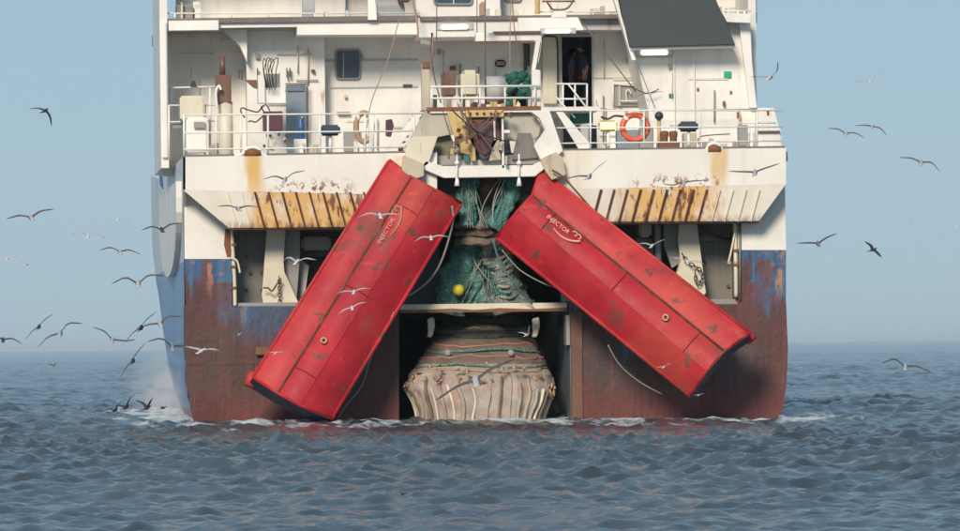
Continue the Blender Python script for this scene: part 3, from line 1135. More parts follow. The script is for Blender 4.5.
# stairs either side
sP('stair_stringer', 'white_clean', [(417, 112), (424, 112), (397, 150), (385, 150)], .6, .7)
for k in range(7):
    t = k / 6
    x, yy = 399 + 18 * t, 147 - 34 * t
    sB('stair_tread', 'grey', [(x - 3, yy, x + 4, yy + 1)], .7, 1.5)
sP('stair_stringer', 'white_clean', [(556, 112), (563, 112), (592, 146), (586, 151), (580, 151)], .6, .7)
for k in range(7):
    t = k / 6
    x, yy = 562 + 22 * t, 113 + 33 * t
    sB('stair_tread', 'grey', [(x - 3, yy, x + 4, yy + 1)], .7, 1.5)
railing([563, 575, 587], [(84, 84), (99, 99)], 2.5, 556, 587, (112, 112), .9, 1.0)
sT('stair_rail', 'white_clean', [(568, 84), (590, 112)], 2.4, .9)
sT('stair_rail', 'white_clean', [(556, 97), (575, 118)], 2.4, .8)
sB('green_hatch', 'teal', [(570, 113, 593, 123)], 4.0, 4.3, .02)
sB('dark_locker', 'dark', [(563, 126, 597, 150)], 4.0, 4.5)
sB('deck_locker', 'grey_light', [(581, 124, 589, 144)], 1.0, 1.4, .03)
sB('platform_wing', 'white', [(541, 107.5, 600, 110.5)], 2.2, 7.0)
# gear on the port deck
sB('exhaust_box', 'brown', [(216, 75, 231.5, 103)], 3.4, 3.9, .02)
bm = BM(); p = W(222.5, 75, 3.6); q2 = W(222.5, 56, 3.6)
cyl(bm, (p.x, 3.6, p.z - .02), .075, q2.z - p.z, 12)
par(obj('exhaust_stack', bm, 'brown', smooth=True))
bm = BM(); p = W(226, 165, 3.6); q2 = W(226, 102, 3.6)
cyl(bm, (p.x, 3.6, p.z), .19, q2.z - p.z, 20)
par(obj('vent_trunk', bm, 'cream', smooth=True))
sT('gooseneck', 'white_clean', [(217, 108), (216, 92), (219, 86), (221, 90)], 3.2, 1.3, 8)
sB('capstan_housing', 'cream', [(180, 96, 205, 120)], 4.4, 5.2, .04)
sB('capstan_base', 'white_clean', [(186, 118, 208, 152)], 4.2, 5.2, .04)
sB('locker_dark_panel', 'grey', [(173, 121, 184, 128)], 5.3, 5.35)
sB('locker_dark_panel', 'grey', [(194, 122, 205, 128)], 4.1, 4.15)
sP('lamp_bracket', 'dark', [(190, 86), (192, 81), (195, 81), (197, 86)], 5.9, 6.0)
sB('control_cabinet', 'white_clean', [(258, 75, 265, 103)], 4.6, 5.2)
sB('control_cabinet', 'white_clean', [(280, 72, 285.5, 103)], 4.6, 5.2)
sB('control_cabinet', 'white_clean', [(258, 88, 285, 103)], 4.7, 5.2)
sB('control_panel', 'grey', [(264, 74, 281, 90)], 5.0, 5.2)
for k, (xa, xm, xb) in enumerate(((263, 264, 266), (266, 268, 271), (268, 271, 274), (271, 277, 278))):
    sT('cable_loop', 'black', [(xa + 4, 90), (xa + 1, 75), (xa, 64), (xm, 59 - (k % 2)), (xb, 62), (xb - 2, 72), (xa + 5, 88)], 4.5 - .03 * k, .45)
for xx, y0_, y1_ in ((239.5, 70, 79), (242, 70, 80), (257.5, 68, 80), (287, 68, 78), (290, 68, 77)):
    sB('small_bracket', 'dark', [(xx - .6, y0_, xx + .6, y1_)], 6.6, 6.7)
sP('lamp_arm', 'brown', [(245, 80), (258, 80), (258, 89), (254, 88)], 5.0, 5.2)
sB('hydraulic_box', 'maroon', [(263.5, 111.5, 283, 131)], 3.0, 3.6, .02)
for k in range(14):
    x = 262 + random.random() * 24
    yy = 132 + random.random() * 18
    sB('hydraulic_fitting', random.choice(['rust', 'rope', 'cream_dirty', 'dark']), [(x, yy, x + 1.5 + 2 * random.random(), yy + 2 + 2 * random.random())], 3.0, 3.3)
sT('hose', 'black', [(262, 106), (258, 112), (248, 110), (242, 108), (241, 112), (245, 118)], 3.0, .7)
sT('hose', 'black', [(263, 116), (256, 122), (251, 121), (248, 122)], 3.0, .7)
sT('hose', 'black', [(264, 112), (262, 108), (266, 105), (270, 111)], 2.95, .7)
sB('side_door', 'blue_grey', [(286, 85, 307, 152)], 6.55, 6.75, .01)
sB('side_door_top', 'navy', [(287, 86, 304, 91)], 6.5, 6.55)
sT('side_door_frame', 'brown', [(285, 84), (308, 84)], 6.5, .6)
sT('side_door_frame', 'brown', [(307.5, 84), (307.5, 150)], 6.5, .7)
sB('locker_dark_panel', 'grey', [(344, 132, 362, 152)], 5.5, 5.8, .02)
sB('shelf_line', 'grey', [(337, 112, 350, 113)], 7.2, 7.4)
sB('mast_support', 'white_clean', [(369, 113, 374.5, 152)], .3, .5, .01)
sP('red_cover', 'maroon', [(386, 120), (392, 119), (394, 126), (391, 137), (386, 136)], 3.0, 3.2, .01)
# gear on the starboard deck
bm = BM(); p = W(659, 116, 1.0)
bmesh.ops.create_uvsphere(bm, u_segments=14, v_segments=10, radius=.11, matrix=Matrix.Translation(p))
par(obj('mooring_bell', bm, 'dark', smooth=True))
sT('bell_post', 'yellow', [(659, 120), (659, 150)], 1.05, 1.9, 8)
for xx in (664.5, 673.5):
    bm = BM(); p = W(xx, 152, .9); q2 = W(xx, 131, .9)
    rr = [(0, .09), (.1, .1), (.65, .09), (.8, .11), (.95, .11), (1.0, .06)]
    loft(bm, [[Vector((p.x + r_ * math.cos(a * math.pi / 7), .9 + r_ * math.sin(a * math.pi / 7), p.z + (q2.z - p.z) * t_)) for a in range(14)] for t_, r_ in rr])
    par(obj('bollard', bm, 'rust', smooth=True))
sB('bollard_base', 'rust', [(659, 143, 680, 152)], .8, 1.4)
sB('rust_cover', 'cream_dirty', [(684, 133, 697, 152)], .9, 1.4, .02)
sB('locker_dark_panel', 'grey', [(739, 125, 748, 146)], 2.0, 2.4, .01)
sB('locker_dark_panel', 'grey', [(640, 128, 654, 152)], 2.4, 2.8, .02)
sB('locker_dark_panel', 'blue_grey', [(617, 130, 640, 152)], 3.0, 3.4, .02)
sT('hose', 'dark', [(601, 117), (608, 119), (615, 116), (625, 117)], 1.5, 1.1)
sT('hand_rail', 'grey', [(596, 100), (600, 108), (620, 110), (700, 110), (757, 109)], 4.5, .5)
sT('hose', 'black', [(633, 88), (645, 93), (653, 92), (659, 89)], 4.7, .5)
sT('hose', 'rust', [(700, 146), (698, 140), (704, 136), (730, 134)], 1.0, .6)
sB('rust_mark', 'rust', [(737, 112, 739, 118)], 4.96, 5.0)
sB('rust_mark', 'rust', [(697, 88, 699, 91)], 4.96, 5.0)
sB('rust_mark', 'rust', [(767, 110, 769, 115)], 4.56, 4.6)
sB('rust_mark', 'rust', [(730, 91, 732, 94)], 4.96, 5.0)
sB('pipe_line', 'brown', [(757, 131, 780, 132)], 4.5, 4.6)
# deck clutter seen between the rails
rnd = random.Random(5)
for (xa, xb, yt, yb, y) in ((296, 318, 138, 152, 3.5), (345, 412, 128, 150, 4.0), (700, 735, 134, 147, 3.0), (600, 640, 136, 148, 3.5), (204, 216, 128, 150, 3.8)):
    for k in range(6):
        x = rnd.uniform(xa, xb); hgt = rnd.uniform(3, 9)
        sB('deck_fitting', rnd.choice(['cream', 'white', 'grey', 'grey_light', 'rust', 'cream_dirty']), [(x, yb - hgt, x + rnd.uniform(3, 8), yb + 4)], y + .1 * k, y + .1 * k + .09, .01)
for (xa, xb, yt, yb, y) in ((175, 215, 2, 18, 6.0), (320, 415, 5, 18, 6.4), (486, 520, 4, 17, 5.9), (575, 612, 6, 17, 6.1), (716, 735, 5, 14, 5.5)):
    for k in range(6):
        x = rnd.uniform(xa, xb); hgt = rnd.uniform(3, yb - yt)
        sB('deck_fitting', rnd.choice(['cream', 'white', 'grey_light', 'rust', 'cream_dirty', 'cream']), [(x, yb - hgt, x + rnd.uniform(2, 7), yb + 2)], y + .1 * k, y + .1 * k + .09, .01)
for k in range(16):
    x = rnd.uniform(432, 532)
    sB('platform_fitting', rnd.choice(['cream', 'white', 'grey_light', 'rust', 'dark', 'yellow', 'cream_dirty', 'brown']), [(x, rnd.uniform(92, 104), x + rnd.uniform(2, 6), 109)], .3 + .1 * k, .3 + .1 * k + .09, .01)
# rusty gear on the gantry
rnd = random.Random(21)
for k in range(34):
    x, yy = rnd.uniform(446, 512), rnd.uniform(112, 158)
    if 468 < x < 498 and yy > 114: continue
    a_, b_ = rnd.uniform(1, 4), rnd.uniform(2, 9)
    dd = -.98 - .012 * k
    sP('gantry_fitting', rnd.choice(['rust', 'brown', 'yellow', 'cream_dirty', 'rustbar', 'cream_dirty']), [(x, yy), (x + a_, yy + rnd.uniform(-1, 1)), (x + a_ * .8, yy + b_), (x - .4, yy + b_ * .9)], dd, dd + .01 + .1)
for k in range(5):
    x, x2 = rnd.uniform(448, 510), rnd.uniform(448, 510)
    sT('gantry_line', rnd.choice(['wire', 'rust', 'rope', 'black']), [(x, 110), ((x + x2) / 2 + rnd.uniform(-5, 5), 132), (x2, rnd.uniform(140, 163))], -1.3 - .02 * k, rnd.uniform(.35, .8))
# conduits, pipes and brackets on the house
for k in range(46):
    reg = rnd.choice([(170, 244, 32, 150, 7.88), (250, 318, 30, 120, 6.78), (330, 418, 38, 150, 7.38), (425, 540, 46, 105, 7.38), (594, 632, 38, 150, 6.98), (650, 750, 60, 140, 4.98)])
    x = rnd.uniform(reg[0], reg[1]); yy = rnd.uniform(reg[2], reg[3] - 12)
    mt = rnd.choice(['white_clean', 'white', 'grey_light', 'cream', 'grey', 'cream_dirty'])
    if k % 3 == 0:
        sT('conduit', mt, [(x, yy), (x, min(reg[3], yy + rnd.uniform(14, 50)))], reg[4] - .06, rnd.uniform(.4, .9))
    elif k % 3 == 1:
        x2 = min(reg[1], x + rnd.uniform(10, 40))
        sT('conduit', mt, [(x, yy), (x2, yy)], reg[4] - .05, rnd.uniform(.35, .7))
    else:
        sB('junction_box', rnd.choice([mt, 'grey_light', 'rust', 'grey']), [(x, yy, x + rnd.uniform(1.5, 4.5), yy + rnd.uniform(1.5, 5))], reg[4] - .1, reg[4])
# running wires and ropes of the rig
for nm, mt, pts, y, r in (
        ('stay_wire', 'wire', [(578, 17), (636, 92)], 3.5, .55),
        ('stay_wire', 'wire', [(636, 60), (655, 108)], 4.0, .4),
        ('stay_wire', 'wire', [(485, -20), (485.5, 108)], 1.5, .8),
        ('stay_wire', 'wire', [(437, -20), (436.5, 40)], 3.5, .5),
        ('stay_wire', 'wire', [(477, -5), (477, 40)], 3.2, .5),
        ('stay_wire', 'rope_pink', [(409, -15), (417, 22), (418, 42)], 4.5, 1.0),
        ('stay_wire', 'rope_pink', [(399, 20), (388, 60), (372, 100), (367, 128)], 4.5, .5),
        ('stay_wire', 'wire', [(430, 46), (434, 75), (441, 103)], -.3, .7),
        ('stay_wire', 'rope_pink', [(433, 35), (432, 60), (434, 66)], 2.0, .7),
        ('stay_wire', 'wire', [(512, -10), (514, 25), (521, 66)], 2.6, .5),
        ('stay_wire', 'rope_pink', [(511, -8), (510, 40), (510, 66)], 2.6, .5),
        ('stay_wire', 'wire', [(541, 42), (536, 70), (534, 82)], 1.5, .6),
        ('block_line', 'wire', [(443, 112), (452, 140), (460, 156)], -1.0, .5),
        ('block_line', 'wire', [(458, 104), (466, 125), (470, 140)], -1.15, .6)):
    sT(nm, mt, pts, y, r)
sP('block', 'grey', [(420, 40), (430, 41), (431, 46), (421, 45)], 2.0, 2.2, .02)
sT('chain_hoist', 'black', [(432, 33), (432.3, 56)], 2.2, 1.0)
sB('pink_block', 'rope_pink', [(480, 2, 486, 17)], 2.0, 2.3, .04)

# ------------------------------------------------ ramp
bm = BM()
a, b = W(399, 430, 0), W(571, 430, 0)
P = [(a.x, -.6, -1.3), (b.x, -.6, -1.3), (b.x, 9.5, 2.6), (a.x, 9.5, 2.6)]
v = [bm.verts.new(p) for p in P] + [bm.verts.new((p[0], p[1], p[2] - .3)) for p in P]
bm.faces.new(v[:4]); bm.faces.new(v[4:][::-1])
for i in range(4):
    bm.faces.new((v[i], v[(i + 1) % 4], v[4 + (i + 1) % 4], v[4 + i]))
par(obj('stern_ramp', bm, 'navy'))
zt_ = ZD - .35
for xx, s in ((a.x, -1), (b.x, 1)):
    bm = BM(); bx(bm, (xx - .001 * s, .02, -1.4), (xx + .12 * s, 9.5, 2.9))
    par(obj('ramp_wall', bm, 'navy'))
sB('ramp_back', 'navy', [(380, 160, 600, 330)], 9.6, 9.8)
sP('ramp_bar', 'cream', [(400, 304.5), (567, 302.5), (567, 309.5), (400, 311.5)], -.12, .12, .02)
sP('ramp_bar_rust', 'rust', [(400, 310), (430, 309.5), (452, 308.4), (475, 309.8), (500, 308), (530, 309), (567, 307.5), (567, 311), (400, 313)], -.14, .08)
sB('ramp_cheek', 'brown', [(571, 312, 583, 422)], -.08, -.02)
sB('ramp_cheek', 'grey', [(566, 315, 570, 345)], -.04, .6)
for xx, s in ((431, 1), (536, -1)):
    sP('ramp_guide', 'cream', [(xx - 4, 319), (xx + 3, 317), (xx + 4, 326), (xx + 1, 337), (xx - 4, 337), (xx - 2, 328)], .8, 1.0, .02)

# ================================================================== TRAWL DOORS
def trawl_door(label, top, bot, ytop, ybot, textinfo, slat_i=1):
    """top / bot: photo points across the door at its upper and lower end, with the camber depth of each"""
    TP = [W(x, y, ytop + c) for x, y, c in top]
    BP = [W(x, y, ybot + c) for x, y, c in bot]
    cen = sum(TP + BP, Vector()) / (len(TP) + len(BP))
    root = thing('trawl_door', label, 'trawl door', cen)

    def add(o):
        o.parent = root
        o.matrix_parent_inverse = Matrix.Translation(-cen)
        return o
    d_ = (BP[1] - TP[1]).normalized()
    acr = (TP[-1] - TP[0]).normalized()
    nb = d_.cross(acr).normalized()
    if nb.y < 0:
        nb = -nb                       # away from the camera
    n = len(TP)
    th = .95

    def shell(i0, i1, name, mat, t0=0.0, t1=1.0, lift=0.0, thick=.10, inset=0.0):
        bm = BM()
        NS = 14
        rows = []
        for k in range(NS + 1):
            t = t0 + (t1 - t0) * k / NS
            row = []
            for i in range(i0, i1 + 1):
                for j in range(6 if i < i1 else 1):
                    s = i + j / 6
                    a_, f = int(s), s - int(s)
                    if a_ >= n - 1:
                        a_, f = n - 2, 1.0
                    p0 = TP[a_].lerp(TP[a_ + 1], f)
                    p1 = BP[a_].lerp(BP[a_ + 1], f)
                    belly = -.07 * math.sin(math.pi * f) if a_ > 0 else -.10 * math.sin(math.pi * f)
                    p = p0.lerp(p1, t) + nb * (belly - lift)
                    row.append(p)
            rows.append(row)
        front = [[bm.verts.new(p) for p in r] for r in rows]
        back = [[bm.verts.new(p + nb * thick) for p in r] for r in rows]
        m = len(rows[0])
        for k in range(NS):
            for i in range(m - 1):
                bm.faces.new((front[k][i], front[k][i + 1], front[k + 1][i + 1], front[k + 1][i]))
                bm.faces.new((back[k][i], back[k + 1][i], back[k + 1][i + 1], back[k][i + 1]))
        for k in range(NS):
            bm.faces.new((front[k][0], front[k + 1][0], back[k + 1][0], back[k][0]))
            bm.faces.new((front[k][-1], back[k][-1], back[k + 1][-1], front[k + 1][-1]))
        for i in range(m - 1):
            bm.faces.new((front[0][i], back[0][i], back[0][i + 1], front[0][i + 1]))
            bm.faces.new((front[-1][i], front[-1][i + 1], back[-1][i + 1], back[-1][i]))
        o = obj(name, bm, mat, smooth=True)
        o.data.set_sharp_from_angle(angle=R(35))
        return add(o)
    # leading slat, then the main plates
    shell(0, 1, 'slat', 'door_slat', 0, 1.0)
    for i in range(1, n - 1):
        shell(i, i + 1, 'foil_plate', 'door_red', 0, 1.0, lift=.015 * (i % 2))
    # back shell and end plates that give the door its depth
    bm = BM()
    K = .05
    t_in = [p + nb * .12 + (sum(TP, Vector()) / n - p) * K for p in TP]
    b_in = [p + nb * .12 + (sum(BP, Vector()) / n - p) * K for p in BP]
    t_bk = [p + nb * th for p in t_in]
    b_bk = [p + nb * th for p in b_in]
    loft(bm, [t_in + t_bk[::-1], [p - d_ * .25 for p in b_in] + [p - d_ * .25 for p in b_bk[::-1]]])
    add(obj('back_shell', bm, 'door_dark'))
    for q, nm in ((0.0, 'end_plate'), (1.0, 'end_plate')):
        bm = BM()
        base = TP if q == 0 else BP
        s = -1 if q == 0 else 1
        ex = [p + nb * .06 for p in base]
        bk = [p + nb * (th + .1) + d_ * s * .0 for p in base]
        r0 = [p - d_ * s * .05 for p in ex + bk[::-1]]
        r1 = [p - d_ * s * .20 for p in ex + bk[::-1]]
        loft(bm, [r0, r1])
        add(obj(nm, bm, 'door_red' if q == 0 else 'door_dark'))
    # rolled edge strips
    for i, rr in ((0, .045), (n - 1, .05)):
        bm = BM()
        tube(bm, [TP[i], TP[i].lerp(BP[i], .5) + nb * -.01, BP[i]], rr, 8)
        add(obj('edge_tube', bm, 'door_slat' if i == 0 else 'door_red', smooth=True))
    bm = BM()
    tube(bm, [p - d_ * .02 for p in TP], .045, 8)
    add(obj('edge_tube', bm, 'door_red', smooth=True))
    bm = BM()
    tube(bm, [p for p in BP], .045, 8)
    add(obj('edge_tube', bm, 'door_red', smooth=True))
    # dark tube stands in for the shadow gap between slat and foil
    bm = BM()
    tube(bm, [TP[1].lerp(BP[1], t) - nb * .02 for t in (0, .5, 1)], .032, 6)
    add(obj('seam_shadow_tube', bm, 'rustbar', smooth=True))
    # back corner lug that shows past the lower end
    bm = BM()
    c0 = BP[0] + nb * th * .9 + d_ * -.15
    tube(bm, [c0 - acr * .02 - d_ * .2, c0 + d_ * .14 + acr * .04], .15, 10)
    add(obj('corner_lug', bm, 'door_red', smooth=True))
    # ribs and pad eyes
    for t in (.12, .5, .88):
        bm = BM()
        a_ = TP[1].lerp(BP[1], t) - nb * .03
        b_ = TP[2].lerp(BP[2], t) - nb * .03
        pts_ = [a_.lerp(b_, f) - nb * .10 * math.sin(math.pi * f) for f in (0, .25, .5, .75, 1)]
        tube(bm, pts_, .010, 6)
        add(obj('weld_rib', bm, 'door_red', smooth=True))
    for (i, f, t, rr) in ((1, .45, .74, .065),):
        p = TP[i].lerp(TP[i + 1], f).lerp(BP[i].lerp(BP[i + 1], f), t) - nb * .16
        bm = BM()
        ring = []
        u1, u2 = d_, acr
        for k in range(17):
            a_ = 2 * math.pi * k / 16
            ring.append(p + (u1 * math.cos(a_) + u2 * math.sin(a_)) * rr)
        tube(bm, ring, .025, 6)
        add(obj('pad_eye', bm, 'float_y', smooth=True))
    # maker's name with its underline flourish, painted on the foil
    (ax_, ay_), (bx_, by_), off, flip = textinfo
    A = W(ax_, ay_, 0); Bq = W(bx_, by_, 0)

    def onface(P_):
        # drop a point (x,z) on the foil surface near strip 1-2
        # plane through TP[1], BP[1], TP[2]
        nn = (BP[1] - TP[1]).cross(TP[2] - TP[1]).normalized()
        o_ = Vector((CXW, -D, CZ))
        r_ = (P_ - o_).normalized()
        t_ = (TP[1] - o_).dot(nn) / r_.dot(nn)
        return o_ + r_ * t_ - nb * .16
    A, Bq = onface(A), onface(Bq)
    cu = bpy.data.curves.new('txt', 'FONT')
    cu.body = 'INJECTOR'
    cu.size = 1
    cu.extrude = 0
    cu.space_character = 1.02
    to = bpy.data.objects.new('txt', cu)
    COL.objects.link(to)
    dg = bpy.context.evaluated_depsgraph_get()
    me = bpy.data.meshes.new_from_object(to.evaluated_get(dg))
    bpy.data.objects.remove(to)
    wd = max(v_.co.x for v_ in me.vertices)
    L = (Bq - A).length
    ux = (Bq - A).normalized()
    uz = nb.cross(ux).normalized()
    if flip:
        uz = -uz
    hgt = .105
    for v_ in me.vertices:
        x_, y_ = v_.co.x / wd * L, v_.co.y * hgt / .72
        v_.co = A + ux * x_ + uz * y_ * 1.0
    me.materials.append(M['letter'])
    me.name = 'lettering'
    o = bpy.data.objects.new('lettering', me)
    COL.objects.link(o)
    add(o)
    bm = BM()
    sw = []
    for k in range(17):
        t = k / 16
        sw.append(A + ux * L * (.45 + 1.05 * t) * off + ux * (L * (1 - off) * .5) - uz * (.10 + .05 * math.sin(t * 3)) + uz * (.16 * t ** 3))
    pr = None
    for k, p in enumerate(sw):
        wv = .008 + .02 * (k / 16)
        q = (bm.verts.new(p - uz * wv), bm.verts.new(p + uz * wv))
        if pr:
            bm.faces.new((pr[0], q[0], q[1], pr[1]))
        pr = q
    for k in range(2):
        c_ = sw[-1] - ux * (.1 + .12 * k) + uz * .07
        ra = [bm.verts.new(c_ + ux * .08 * math.cos(a_) * r_ + uz * .06 * math.sin(a_) * r_) for r_ in (1.0, .65) for a_ in [i * math.pi / 5 - 1.2 for i in range(8)]]
        for i in range(7):
            bm.faces.new((ra[i], ra[i + 1], ra[8 + i + 1], ra[8 + i]))
    add(obj('lettering', bm, 'letter2'))
    return root


M['letter'] = paint('white_lettering', (.62, .36, .24), .5, 0)
M['letter2'] = paint('yellow_lettering', (.55, .26, .12), .4, 0)

# photo points: (px, py, camber offset in metres)
trawl_door('long red trawl door hung on the left of the stern ramp, scuffed slat tinted orange for sunlight',
           [(389, 161, .42), (411, 178, .10), (433, 190, -.10), (461, 204, .35)],
           [(253, 377, .42), (278, 393, .10), (300, 405, -.10), (332, 418, .35)],
           -1.25, -3.0, ((379, 246), (394, 221), 1, True))
trawl_door('long red trawl door hung on the right of the stern ramp, upper slat tinted pink for sky gloss',
           [(541, 170, .42), (533, 196, .10), (519, 211, -.10), (497, 238, .35)],
           [(750, 333, .42), (724, 351, .10), (706, 371, -.10), (690, 396, .35)],
           -1.25, -3.0, ((547, 218.5), (568.5, 235.5), 1, True))

# warps / chains from the doors
def rope(label, name, mat, pts, r, cat='rope', group=None, n=8):
    P = curve([W(*p) for p in pts], n)
    bm = BM(); tube(bm, P, r * MPP, 6)
    o = obj(name, bm, mat, smooth=True)
    return tag(o, label, cat, group)


rope('pale rope curving down from the inner tip of the left trawl door', 'rope', 'rope',
     [(452, 206, -1.1), (453, 220, -1.0), (447, 245, -.9), (438, 268, -.8), (425, 284, -.7), (408, 296, -.6)], 1.1)
rope('thin pale line trailing from the lower edge of left trawl door to the water', 'rope', 'rope',
     [(394, 312, -1.9), (372, 355, -1.6), (362, 385, -1.3), (345, 407, -1.0), (334, 425, -.9)], .6)
rope('green rope looping beside the net from the inner tip of the right trawl door', 'rope', 'ropegreen',
     [(493, 240, -1.2), (500, 262, -1.0), (513, 282, -.8), (524, 295, -.5), (532, 304, -.3)], 1.1)
rope('thin pale line under the right trawl door trailing across the transom', 'rope', 'rope',
     [(608, 345, -1.6), (620, 365, -1.4), (640, 382, -1.2), (662, 394, -1.1)], .6)
rope('thin line hanging along the lower side of the right door near its inner tip', 'rope', 'rope',
     [(502, 250, -1.2), (520, 270, -1.1), (545, 284, -1.1), (560, 288, -1.1)], .6)
rope('short red and black strap holding the top of the right trawl door', 'strap', 'rust',
     [(552, 170, -1.3), (563, 177, -1.3), (575, 190, -1.2), (596, 214, -1.0)], 1.0, 'strap')


def chain(label, pts, sz=.09):
    P = curve([W(*p) for p in pts], 10)
    bm = BM()
    acc, last = 0, P[0]
    k = 0
    for a_, b_ in zip(P[:-1], P[1:]):
        seg = (b_ - a_).length
        acc += seg
        if acc > sz * 1.3:
            acc = 0
            t = (b_ - a_).normalized()
            s = t.cross(Vector((0, 1, 0))).normalized() if k % 2 else t.cross(Vector((1, 0, .2))).normalized()
            ring = [b_ + t * sz * math.cos(x) + s * sz * .55 * math.sin(x) for x in [i * math.pi / 5 for i in range(11)]]
            tube(bm, ring, sz * .22, 5)
            k += 1
    return tag(obj('chain', bm, 'chain'), label, 'chain')


chain('rusty chain hanging straight down in front of the cream frame in the left bay', [(279, 275, .3), (279.3, 290, .3), (279.6, 305, .3)], .06)
chain('looped rusty chain hung on the cream frame in the right bay', [(681, 252, .3), (688, 262, .3), (698, 268, .3), (703, 276, .3), (697, 284, .3), (695, 272, .3)], .07)
rope('short dark hook and strop beside the hanging chain in the left bay', 'hook', 'chain',
     [(263, 288, .2), (268, 288, .2), (272, 291, .2), (277, 284, .2), (281, 278, .2)], .8, 'hook')

# ================================================================== NETS
net = thing('trawl_net', 'teal trawl net bundled and hauled up the stern ramp between the red doors', 'fishing net', W(484, 300, 1.5))


def nadd(o):
    o.parent = net
    o.matrix_parent_inverse = Matrix.Translation(-net.location)
    return o


def bundle(pts, rad, mat, seed, lump=.35, seg=14, n=14):
    """lumpy bundle of netting along a path"""
    rr = random.Random(seed)
    P = curve([W(*p) for p in pts], n)
    rings = []
    N = len(P)
    ph = [rr.uniform(0, 6.28) for _ in range(6)]
    for i, p in enumerate(P):
        t = i / (N - 1)
        tg = (P[min(i + 1, N - 1)] - P[max(i - 1, 0)]).normalized()
        a = tg.cross(Vector((0, 1, 0))).normalized()
        b = tg.cross(a).normalized()
        j = t * (len(rad) - 1)
        k = min(int(j), len(rad) - 2)
        r0 = (rad[k] + (rad[k + 1] - rad[k]) * (j - k)) * MPP
        ring = []
        for s in range(seg):
            th = 2 * math.pi * s / seg
            m = 1 + lump * (.45 * math.sin(3 * th + 9 * t + ph[0]) + .35 * math.sin(5 * th - 14 * t + ph[1]) + .3 * math.sin(24 * t + 2 * th + ph[2]) + .2 * rr.uniform(-1, 1))
            ring.append(p + (a * math.cos(th) + b * math.sin(th) * .8) * r0 * m)
        rings.append(ring)
    bm = BM()
    loft(bm, rings)
    return nadd(obj('net_bundle', bm, mat, smooth=True))


bundle([(470, 176, -.1), (466, 200, -.2), (468, 226, -.3)], [10, 9, 9], 'net_teal', 1)
bundle([(514, 177, -.1), (511, 196, -.2), (503, 212, -.3), (493, 228, -.3)], [10, 8, 8, 10], 'net_teal', 2)
bundle([(489, 204, .7), (484, 217, .5), (482, 232, .4)], [6, 9, 12], 'net_grey', 3)
bundle([(474, 234, .7), (463, 262, .8), (452, 290, .9), (447, 312, 1.0)], [11, 14, 17, 18], 'net_teal', 4, n=20)
bundle([(482, 234, .8), (481, 262, .9), (476, 290, 1.1), (474, 312, 1.0)], [12, 18, 22, 22], 'net_teal', 5, n=20)
bundle([(490, 236, .5), (497, 262, .7), (506, 288, .8), (512, 312, .8)], [10, 15, 18, 18], 'net_grey', 6, .5, n=22)
bundle([(487, 240, 1.1), (492, 262, .8), (500, 282, .7), (503, 308, .7)], [5, 8, 9, 8], 'net_teal', 7, .6, n=22)
bundle([(470, 242, 1.1), (465, 266, .9), (463, 290, .8), (462, 308, .8)], [4, 6, 7, 6], 'net_grey', 8, .6, n=22)
# brown lashing bands round the waist of the net
for yy, r_, m_ in ((225, 3.8, 'net_brown'), (233, 3.0, 'net_brown'), (241, 3.8, 'net_brown')):
    bundle([(456, yy + 1, .3), (470, yy, -.1), (484, yy + 1.5, -.2), (498, yy - .5, 0), (508, yy - 1, .4)], [r_ * .8, r_, r_ * 1.1, r_, r_ * .7], m_, yy, .4)
bm = BM()
p = W(487, 188, .3)
cyl(bm, (p.x - .33, .5, p.z), .42, .66, 24, 'X')
nadd(obj('bobbin', bm, 'brown', smooth=True))
for k in range(30):
    rr = random.Random(100 + k)
    x0 = rr.uniform(470, 498); x1 = rr.uniform(442, 524)
    pts = [(x0, rr.uniform(228, 240), .8)]
    for t in (.35, .7, 1):
        pts.append((x0 + (x1 - x0) * t + rr.uniform(-5, 5), 238 + 68 * t, .55 + rr.uniform(-.1, .25)))
    bm = BM()
    tube(bm, curve([W(*q) for q in pts], 8), (.3 + .5 * rr.random()) * MPP, 5)
    nadd(obj('net_line', bm, rr.choice(['ropegreen', 'net_dark', 'rope', 'ropegreen']), smooth=True))
for k in range(14):
    rr = random.Random(200 + k)
    x0 = rr.uniform(462, 478); x1 = rr.uniform(465, 492)
    bm = BM()
    tube(bm, curve([W(x0 + (35 if k > 7 else 0), 178, -.45), W((x0 + x1) / 2 + (22 if k > 7 else 0) + rr.uniform(-6, 6), 204, -.5), W(x1 + (8 if k > 7 else 0), 228, -.5)], 8), (.3 + .4 * rr.random()) * MPP, 5)
    nadd(obj('net_line', bm, rr.choice(['ropegreen', 'rope']), smooth=True))
# coils of pale webbing
for k in range(9):
    rr = random.Random(300 + k)
    yy = 250 + k * 5.6
    xc = 494 + k * 1.6
    bm = BM()
    pts = [W(xc - 12, yy - 3, .75), W(xc - 5, yy + 2, .5), W(xc + 4, yy + 3, .42), W(xc + 12, yy - 2, .6)]
    tube(bm, curve(pts, 6), .045, 6)
    nadd(obj('net_coil', bm, rr.choice(['net_grey', 'net_pale', 'net_teal']), smooth=True))
bm = BM()
bmesh.ops.create_uvsphere(bm, u_segments=18, v_segments=12, radius=.145, matrix=Matrix.Translation(W(458.5, 290, .35)))
tag(obj('net_float', bm, 'float', smooth=True), 'bright yellow ball float resting on the teal net just above the bar', 'float')

# codend dragging down the ramp
cod = thing('net_codend', 'bulging tan and brown codend of the net sliding down the ramp into the water', 'fishing net', W(480, 420, -.5))


def cadd(o):
    o.parent = cod
    o.matrix_parent_inverse = Matrix.Translation(-cod.location)
    return o


